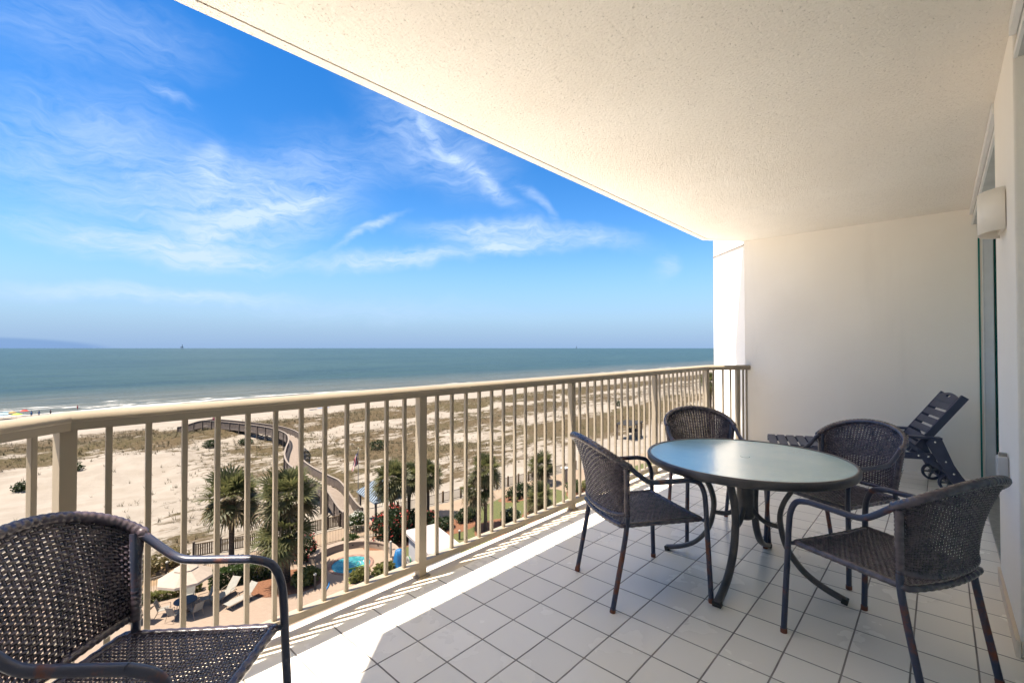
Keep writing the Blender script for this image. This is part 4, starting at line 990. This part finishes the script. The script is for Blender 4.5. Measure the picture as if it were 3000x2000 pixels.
# bollard lights and pillar
M_boll = simple('bollard_bronze', (.05, .045, .04), .5); M_bcap = simple('bollard_cap_pale', (.55, .52, .45), .5)
def bollard(x, y, h, label, pale=False):
    root = thing('bollard_light', label, 'bollard', (x, y, G), 0, 'bollard lights in the grounds')
    MB().tube([(0, 0, 0), (0, 0, h)], .085, 12).build('shaft', M_bcap if pale else M_boll, root)
    mb = MB(); mb.lathe([(.085, h), (.10, h+.02), (.10, h+.10), (.06, h+.14), (0, h+.15)], n=12); mb.build('cap', M_bcap, root)
bollard(7.9, 41.4, .75, 'dark bollard light in the sandy bed by the path')
bollard(14.2, 31.3, .95, 'dark bollard light in front of the yellow green plants by the mulch bed')
bollard(26.2, 30.3, .7, 'dark bollard light on the lawn behind the white shed roof')
bollard(20.35, 31.7, 1.15, 'pale bollard post at the end of the spa seat wall', True)
gp = thing('gate_pillar', 'pale stone gate pillar with a flat cap beside the path', 'pillar', (45.8, 33.6, G))
mb = MB(); mb.box((0, 0, .9), (.5, .5, 1.8)); mb.build('shaft', M_seatw, gp); mb = MB(); mb.box((0, 0, 1.85), (.7, .7, .1)); mb.build('cap', M_white, gp)

# ---------------------------------------------------------------- pool furniture
M_canv = simple('cream_parasol_canvas', (.52, .43, .35), .85, .05); M_sling = simple('grey_sling_fabric', (.38, .37, .33), .8, .06); M_pframe = simple('tan_patio_frame', (.48, .35, .25), .5); M_umbp = simple('parasol_pole_brown', (.10, .05, .03), .5)
um = thing('parasol', 'cream octagonal parasol shading the round table on the pool deck', 'parasol', (7.55, 34.55, G)); n = 8
mb = MB(); top = (0, 0, 2.95); e = [(1.5*math.cos(2*PI*i/n+.2), 1.5*math.sin(2*PI*i/n+.2), 2.18) for i in range(n)]; m_ = [(.55*math.cos(2*PI*i/n+.2), .55*math.sin(2*PI*i/n+.2), 2.72) for i in range(n)]; lo_ = [(x*1.01, y*1.01, z-.14) for x, y, z in e]
mb.add(m_+e+lo_, [(i, (i+1) % n, n+(i+1) % n, n+i) for i in range(n)]+[(n+i, n+(i+1) % n, 2*n+(i+1) % n, 2*n+i) for i in range(n)]); cn = mb.build('canopy', M_canv, um)
mb = MB(); vt = [(.66*math.cos(2*PI*i/n+.2), .66*math.sin(2*PI*i/n+.2), 2.72) for i in range(n)]; mb.add([top]+vt, [(0, 1+i, 1+(i+1) % n) for i in range(n)]); mb.build('vent', M_canv, cn)
mb = MB(); mb.tube([(0, 0, 0), (0, 0, 3.0)], .025, 8); mb.build('pole', M_umbp, um)
mb = MB()
for i in range(n): mb.bar((0, 0, 2.86), (e[i][0]*.99, e[i][1]*.99, 2.17), .015, .02)
mb.build('ribs', M_pframe, um)
mb = MB(); mb.lathe([(0, .10), (.22, .08), (.26, 0)], n=16); mb.build('base', M_umbp, um)
dt = thing('pool_table', 'round dark glass table under the cream parasol', 'table', (7.55, 34.55, G))
mb = MB(); mb.lathe([(.03, .70), (.62, .70), (.62, .73), (.03, .73)], n=28, close=True, smooth=False); mb.build('top', simple('dark_table_glass', (.12, .10, .10), .55), dt)
for i in range(4):
    q = i*PI/2+.4; mb = MB(); mb.tube([(.5*math.cos(q), .5*math.sin(q), .70), (.55*math.cos(q), .55*math.sin(q), 0)], .02, 6); mb.build('leg', M_pframe, dt)
def pool_chair(label):
    c = thing('pool_chair', label, 'chair', group='sling chairs round the pool table')
    mb = MB(); mb.add([(-.25, -.26, .40), (-.25, .26, .40), (.25, .26, .44), (.25, -.26, .44)], [(0, 1, 2, 3)]); mb.add([(-.25, -.26, .40), (-.25, .26, .40), (-.45, .24, .95), (-.45, -.24, .95)], [(0, 1, 2, 3)]); sl_ = mb.build('sling', M_sling, c); q = sl_.modifiers.new('s', 'SOLIDIFY'); q.thickness = .012
    for s in (-1, 1):
        mb = MB(); mb.tube([(.30, s*.29, 0), (.27, s*.28, .62), (-.22, s*.28, .60)], .016, 6); mb.tube([(-.42, s*.28, 0), (-.22, s*.27, .42), (-.46, s*.26, .97)], .016, 6); mb.build('side_frame', M_pframe, c)
    mb = MB(); mb.tube([(-.42, -.28, .02), (-.42, .28, .02)], .016, 6); mb.tube([(.29, -.28, .42), (.29, .28, .42)], .016, 6); mb.build('stretcher', M_pframe, c); return c
c0 = pool_chair('tan sling chair with its back to the building, in the parasol shade'); c0.location = (7.85, 33.55, G); c0.rotation_euler = (0, 0, 1.85)
for x, y, rz, lab in ((6.55, 35.05, -.45, 'sling chair in the sun at the left of the parasol table'), (8.6, 34.6, 3.1, 'sling chair in shade at the right of the parasol table'), (8.0, 35.7, -2.0, 'pale sling chair behind the parasol table, facing the building'), (6.9, 34.0, .6, 'sling chair at the near left of the parasol table')):
    dup(c0, (x, y, G), rz, lab)
def lounger(label):
    c = thing('sun_lounger', label, 'sun lounger', group='sling loungers on the pool deck')
    mb = MB(); mb.add([(-.95, -.30, .36), (-.95, .30, .36), (.35, .30, .38), (.35, -.30, .38)], [(0, 1, 2, 3)]); mb.add([(.35, -.30, .38), (.35, .30, .38), (.95, .29, .98), (.95, -.29, .98)], [(0, 1, 2, 3)]); sl_ = mb.build('sling', M_sling, c); q = sl_.modifiers.new('s', 'SOLIDIFY'); q.thickness = .014
    for s in (-1, 1):
        mb = MB(); mb.tube([(-1.0, s*.32, .34), (.55, s*.32, .36)], .018, 6); mb.tube([(.35, s*.315, .38), (.97, s*.30, 1.0)], .018, 6); mb.tube([(.0, s*.33, .36), (.05, s*.34, .56), (.45, s*.34, .58)], .016, 6); mb.build('side_frame', M_pframe, c)
        mb = MB(); mb.tube([(-.95, s*.32, .34), (-.72, s*.32, .02), (-.55, s*.32, .34)], .016, 6); mb.build('leg', M_pframe, c)
        mb = MB(); mb.tube([(.55, s*.32, .36), (.62, s*.32, .0)], .016, 6); mb.build('leg', M_pframe, c)
    return c
l0 = lounger('grey sling lounger nearest the building, its back half raised'); l0.location = (10.2, 33.05, G); l0.rotation_euler = (0, 0, .30)
dup(l0, (9.75, 34.5, G), .55, 'grey sling lounger in front of the hedge with a high raised back')
dup(l0, (5.3, 35.35, G), -1.0, 'grey sling lounger beyond the wicker chair, left of the parasol')
st_ = thing('drink_table', 'small round tan drink table between the two loungers', 'side table', (10.45, 33.95, G))
mb = MB(); mb.lathe([(0, .46), (.25, .46), (.25, .44), (0, .44)], n=20, smooth=False); mb.build('top', M_pframe, st_)
for i in range(3): q = i*2.1; mb = MB(); mb.tube([(.2*math.cos(q), .2*math.sin(q), .44), (.24*math.cos(q), .24*math.sin(q), 0)], .014, 6); mb.build('leg', M_pframe, st_)

# shelter and crossovers further along the dunes
shl = thing('picnic_shelter', 'grey timber beach shelter with a slatted roof far along the dunes', 'shelter', (76.5, 41.6, G), R(8))
mb = MB(); mb.box((0, 0, 2.75), (5.2, 3.2, .12)); 
for k in range(14): mb.box((-2.5+5*k/13, 0, 2.86), (.12, 3.3, .10))
mb.build('roof', simple('dark_weathered_wood', (.075, .072, .075), .9), shl)
for sx_ in (-2.3, 0, 2.3):
    for sy_ in (-1.4, 1.4): mb = MB(); mb.box((sx_, sy_, 1.35), (.2, .2, 2.7)); mb.build('post', M_bwood, shl)
mb = MB(); mb.box((0, -1.45, 1.0), (4.8, .06, .9)); mb.box((2.35, 0, 1.0), (.06, 2.9, .9)); mb.build('parapet', M_post, shl)

# ---------------------------------------------------------------- people, beach things, far platforms
M_skin = simple('tanned_skin', (.42, .25, .17), .6)
def person(label, x, y, z, rz, top, low, sit=False):
    root = thing('person', label, 'person', (x, y, z), rz, 'people on the beach and boardwalk')
    J = dict(pel=(0, 0, .95), chest=(0, 0, 1.32), neck=(0, 0, 1.50), head=(.02, 0, 1.62), crown=(.01, 0, 1.76))
    for s, k in ((1, 'l'), (-1, 'r')):
        J['sh'+k] = (0, s*.17, 1.42); J['el'+k] = (-.03, s*.24, 1.14); J['wr'+k] = (.08, s*.24, .90); J['ha'+k] = (.12, s*.23, .80)
        J['hip'+k] = (0, s*.09, .90); J['kn'+k] = (.03*s, s*.10, .49); J['an'+k] = (-.04*s-.02, s*.10, .09); J['to'+k] = (.14-.04*s, s*.11, .03)
    if sit:
        for k, v in list(J.items()): J[k] = (v[0]-.1, v[1], v[2]-.52)
        for s, k in ((1, 'l'), (-1, 'r')): J['kn'+k] = (.38, s*.11, .46); J['an'+k] = (.45, s*.11, .08); J['to'+k] = (.62, s*.11, .04)
    E_ = [('pel', 'chest', .13, .15), ('chest', 'neck', .15, .06), ('neck', 'head', .055, .10), ('head', 'crown', .10, .07)]
    for k in 'lr': E_ += [('chest', 'sh'+k, .1, .065), ('sh'+k, 'el'+k, .055, .045), ('el'+k, 'wr'+k, .042, .032), ('wr'+k, 'ha'+k, .034, .03), ('pel', 'hip'+k, .11, .09), ('hip'+k, 'kn'+k, .085, .055), ('kn'+k, 'an'+k, .055, .038), ('an'+k, 'to'+k, .04, .03)]
    names = list(J); me = bpy.data.meshes.new('body'); me.from_pydata([J[k] for k in names], [(names.index(a), names.index(b)) for a, b, _, _ in E_], []); me.materials.append(M_skin)
    o = bpy.data.objects.new('body', me); COL.objects.link(o); o.parent = root
    o.modifiers.new('skin', 'SKIN'); sv = me.skin_vertices[0].data if me.skin_vertices else None
    if sv:
        rad = {}
        for a, b, r0, r1 in E_: rad[a] = max(rad.get(a, 0), r0); rad[b] = max(rad.get(b, 0), r1)
        for i, k in enumerate(names): sv[i].radius = (rad[k], rad[k]); sv[i].use_root = (k == 'pel')
    o.modifiers.new('sub', 'SUBSURF').render_levels = 1
    c_ = J['chest']; p_ = J['pel']
    mb = MB(); mb.tube([(p_[0], 0, p_[2]), (c_[0], 0, c_[2]-.12), (c_[0], 0, c_[2]+.08), (J['neck'][0], 0, J['neck'][2]-.03)], [.165, .17, .175, .09], 12); mb.build('shirt', top, root)
    mb = MB()
    for k in 'lr':
        h_ = Vector(J['hip'+k]); n_ = Vector(J['kn'+k]); mb.tube([h_+Vector((0, 0, .08)), h_.lerp(n_, .75)], [.12, .095], 10)
    mb.build('shorts', low, root); mb = MB(); hd = J['head']; mb.lathe([(.112, 0), (.115, .05), (.095, .12), (.0, .165)], (hd[0]-.012, 0, hd[2]+.0), 12); mb.build('hair', simple('brown_hair', (.06, .035, .02), .7) if 'brown_hair' not in bpy.data.materials else bpy.data.materials['brown_hair'], root)
    return root
cl = {k: simple('cloth_'+k, c, .8) for k, c in dict(pink=(.55, .10, .18), blue=(.08, .25, .55), navy=(.02, .03, .07), red=(.65, .05, .03), white=(.7, .7, .7), teal=(.05, .45, .45)).items()}
zb = lambda x, y: max(hgt(x, y), -17.62)
bi = min(range(N_), key=lambda i: abs(BW[i].y-99.5)); person('person in a pink shirt walking on the boardwalk', BW[bi].x, BW[bi].y, bw_z(BW[bi].y), 1.8, cl['pink'], cl['navy'])
person('person in blue standing at the water edge, left of two others', 4.14, 181.8, zb(4.1, 181.8), 1.2, cl['blue'], cl['blue'])
person('person in blue standing at the water edge, between two others', 5.55, 181.2, zb(5.5, 181.2), 2.0, cl['blue'], cl['white'])
person('person in dark clothes at the water edge, near the bend of the rail', 7.82, 181.6, zb(7.8, 181.6), .5, cl['navy'], cl['navy'])
person('person in pink wading in the surf above the bend of the rail', 14.2, 194.0, -17.75, .2, cl['pink'], cl['red'])
person('person in dark clothes sitting in the middle of the beach', 60.0, 127.2, zb(60, 127.2)+.0, 1.5, cl['navy'], cl['navy'], True)
def beach_chair(label, x, y, m):
    c = thing('beach_chair', label, 'beach chair', (x, y, zb(x, y)), 1.4, 'beach chairs on the sand')
    mb = MB(); mb.box((0, 0, .28), (.5, .55, .05)); mb.bar((-.25, 0, .28), (-.55, 0, .95), .55, .05, (1, 0, .4)); mb.build('seat', m, c)
    for s in (-1, 1): mb = MB(); mb.tube([(.25, s*.28, 0), (-.25, s*.28, .5)], .02, 6); mb.tube([(-.35, s*.28, 0), (.2, s*.28, .5)], .02, 6); mb.build('leg', M_white, c)
beach_chair('red beach chair beside the sitting person on the open sand', 61.3, 127.3, cl['red'])
beach_chair('teal beach chair on the sand at the left of the far group', 157.0, 130.5, cl['teal'])
beach_chair('white beach chair on the sand at the right of the far group', 160.5, 129.0, cl['white'])
def towel(label, x, y, m, w=1.9):
    mb = MB(); mb.box((0, 0, .06), (w, 1.0, .03)); o = mb.build('beach_sheet', m, bevel=.01); o.location = (x, y, zb(x, y)); tag(o, label, 'towel', 'towels on the sand')
towel('blue sheet painting the shadow under the sitting person in the middle of the beach', 59.3, 126.3, cl['blue'], 3.2)  # flat blue sheet stands in for a shadow on the sand
towel('dark towel lying left of the sitting person', 55.6, 124.3, cl['navy'])
def beach_umb(label, x, y, m, h=2.0, r__=1.0):
    c = thing('beach_umbrella', label, 'beach umbrella', (x, y, zb(x, y)), 0, 'umbrellas on the beach')
    mb = MB(); mb.tube([(0, 0, 0), (.1, 0, h)], .02, 6); mb.build('pole', M_white, c); mb = MB(); mb.lathe([(0, h+.05), (r__*.5, h-.08), (r__, h-.42)], (.1, 0, 0), 10); mb.build('canopy', m, c)
cl['lime'] = simple('cloth_lime', (.45, .75, .06), .8); cl['tan'] = simple('cloth_tan', (.50, .33, .12), .8); cl['sky'] = simple('cloth_sky', (.35, .60, .80), .8)
beach_umb('tan beach umbrella at the far left of the water edge', .5, 180.5, cl['tan'], 2.0, .9)
beach_umb('lime green beach umbrella at the far left, closest to the rail', 1.3, 176.5, cl['lime'], 1.7, 1.2)
beach_umb('red beach umbrella near the water edge at the far left', 2.74, 182.4, cl['red'], 2.1, .9)
beach_umb('pale blue beach canopy at the very left edge of the beach', -1.0, 181.4, cl['sky'], 1.8, 1.9)
beach_umb('light blue beach umbrella seen just under the rail, left of the boardwalk', 22.0, 134.5, cl['sky'], 1.7, 1.2)
beach_umb('turquoise beach umbrella of the far group on the right', 158.5, 130.8, cl['teal'], 1.9, 1.3)
beach_umb('blue beach umbrella of the far group on the right', 161.8, 131.2, cl['blue'], 1.9, 1.2)
beach_umb('teal beach umbrella far along the beach on the right', 272.0, 134.5, cl['teal'], 3.2, 2.2)
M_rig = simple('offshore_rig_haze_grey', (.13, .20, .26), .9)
def rig(label, x, y, s):
    c = thing('offshore_platform', label, 'offshore platform', (x, y, -17.5), .4, 'platforms on the horizon')
    mb = MB()
    for q in (-1, 1):
        for w in (-1, 1): mb.bar((q*16*s, w*12*s, 0), (q*13*s, w*10*s, 34*s), 3*s, 3*s)
    mb.build('leg', M_rig, c); mb = MB(); mb.box((0, 0, 38*s), (40*s, 30*s, 9*s)); mb.build('deck', M_rig, c)
    mb = MB(); mb.bar((6*s, 0, 42*s), (6*s, 0, 84*s), 7*s, 7*s); mb.build('derrick', M_rig, c)
rig('dark offshore platform on the horizon, left of the boardwalk', 2460, 11750, 1.1)
rig('faint offshore platform on the horizon, towards the end wall', 10700, 7440, .95)
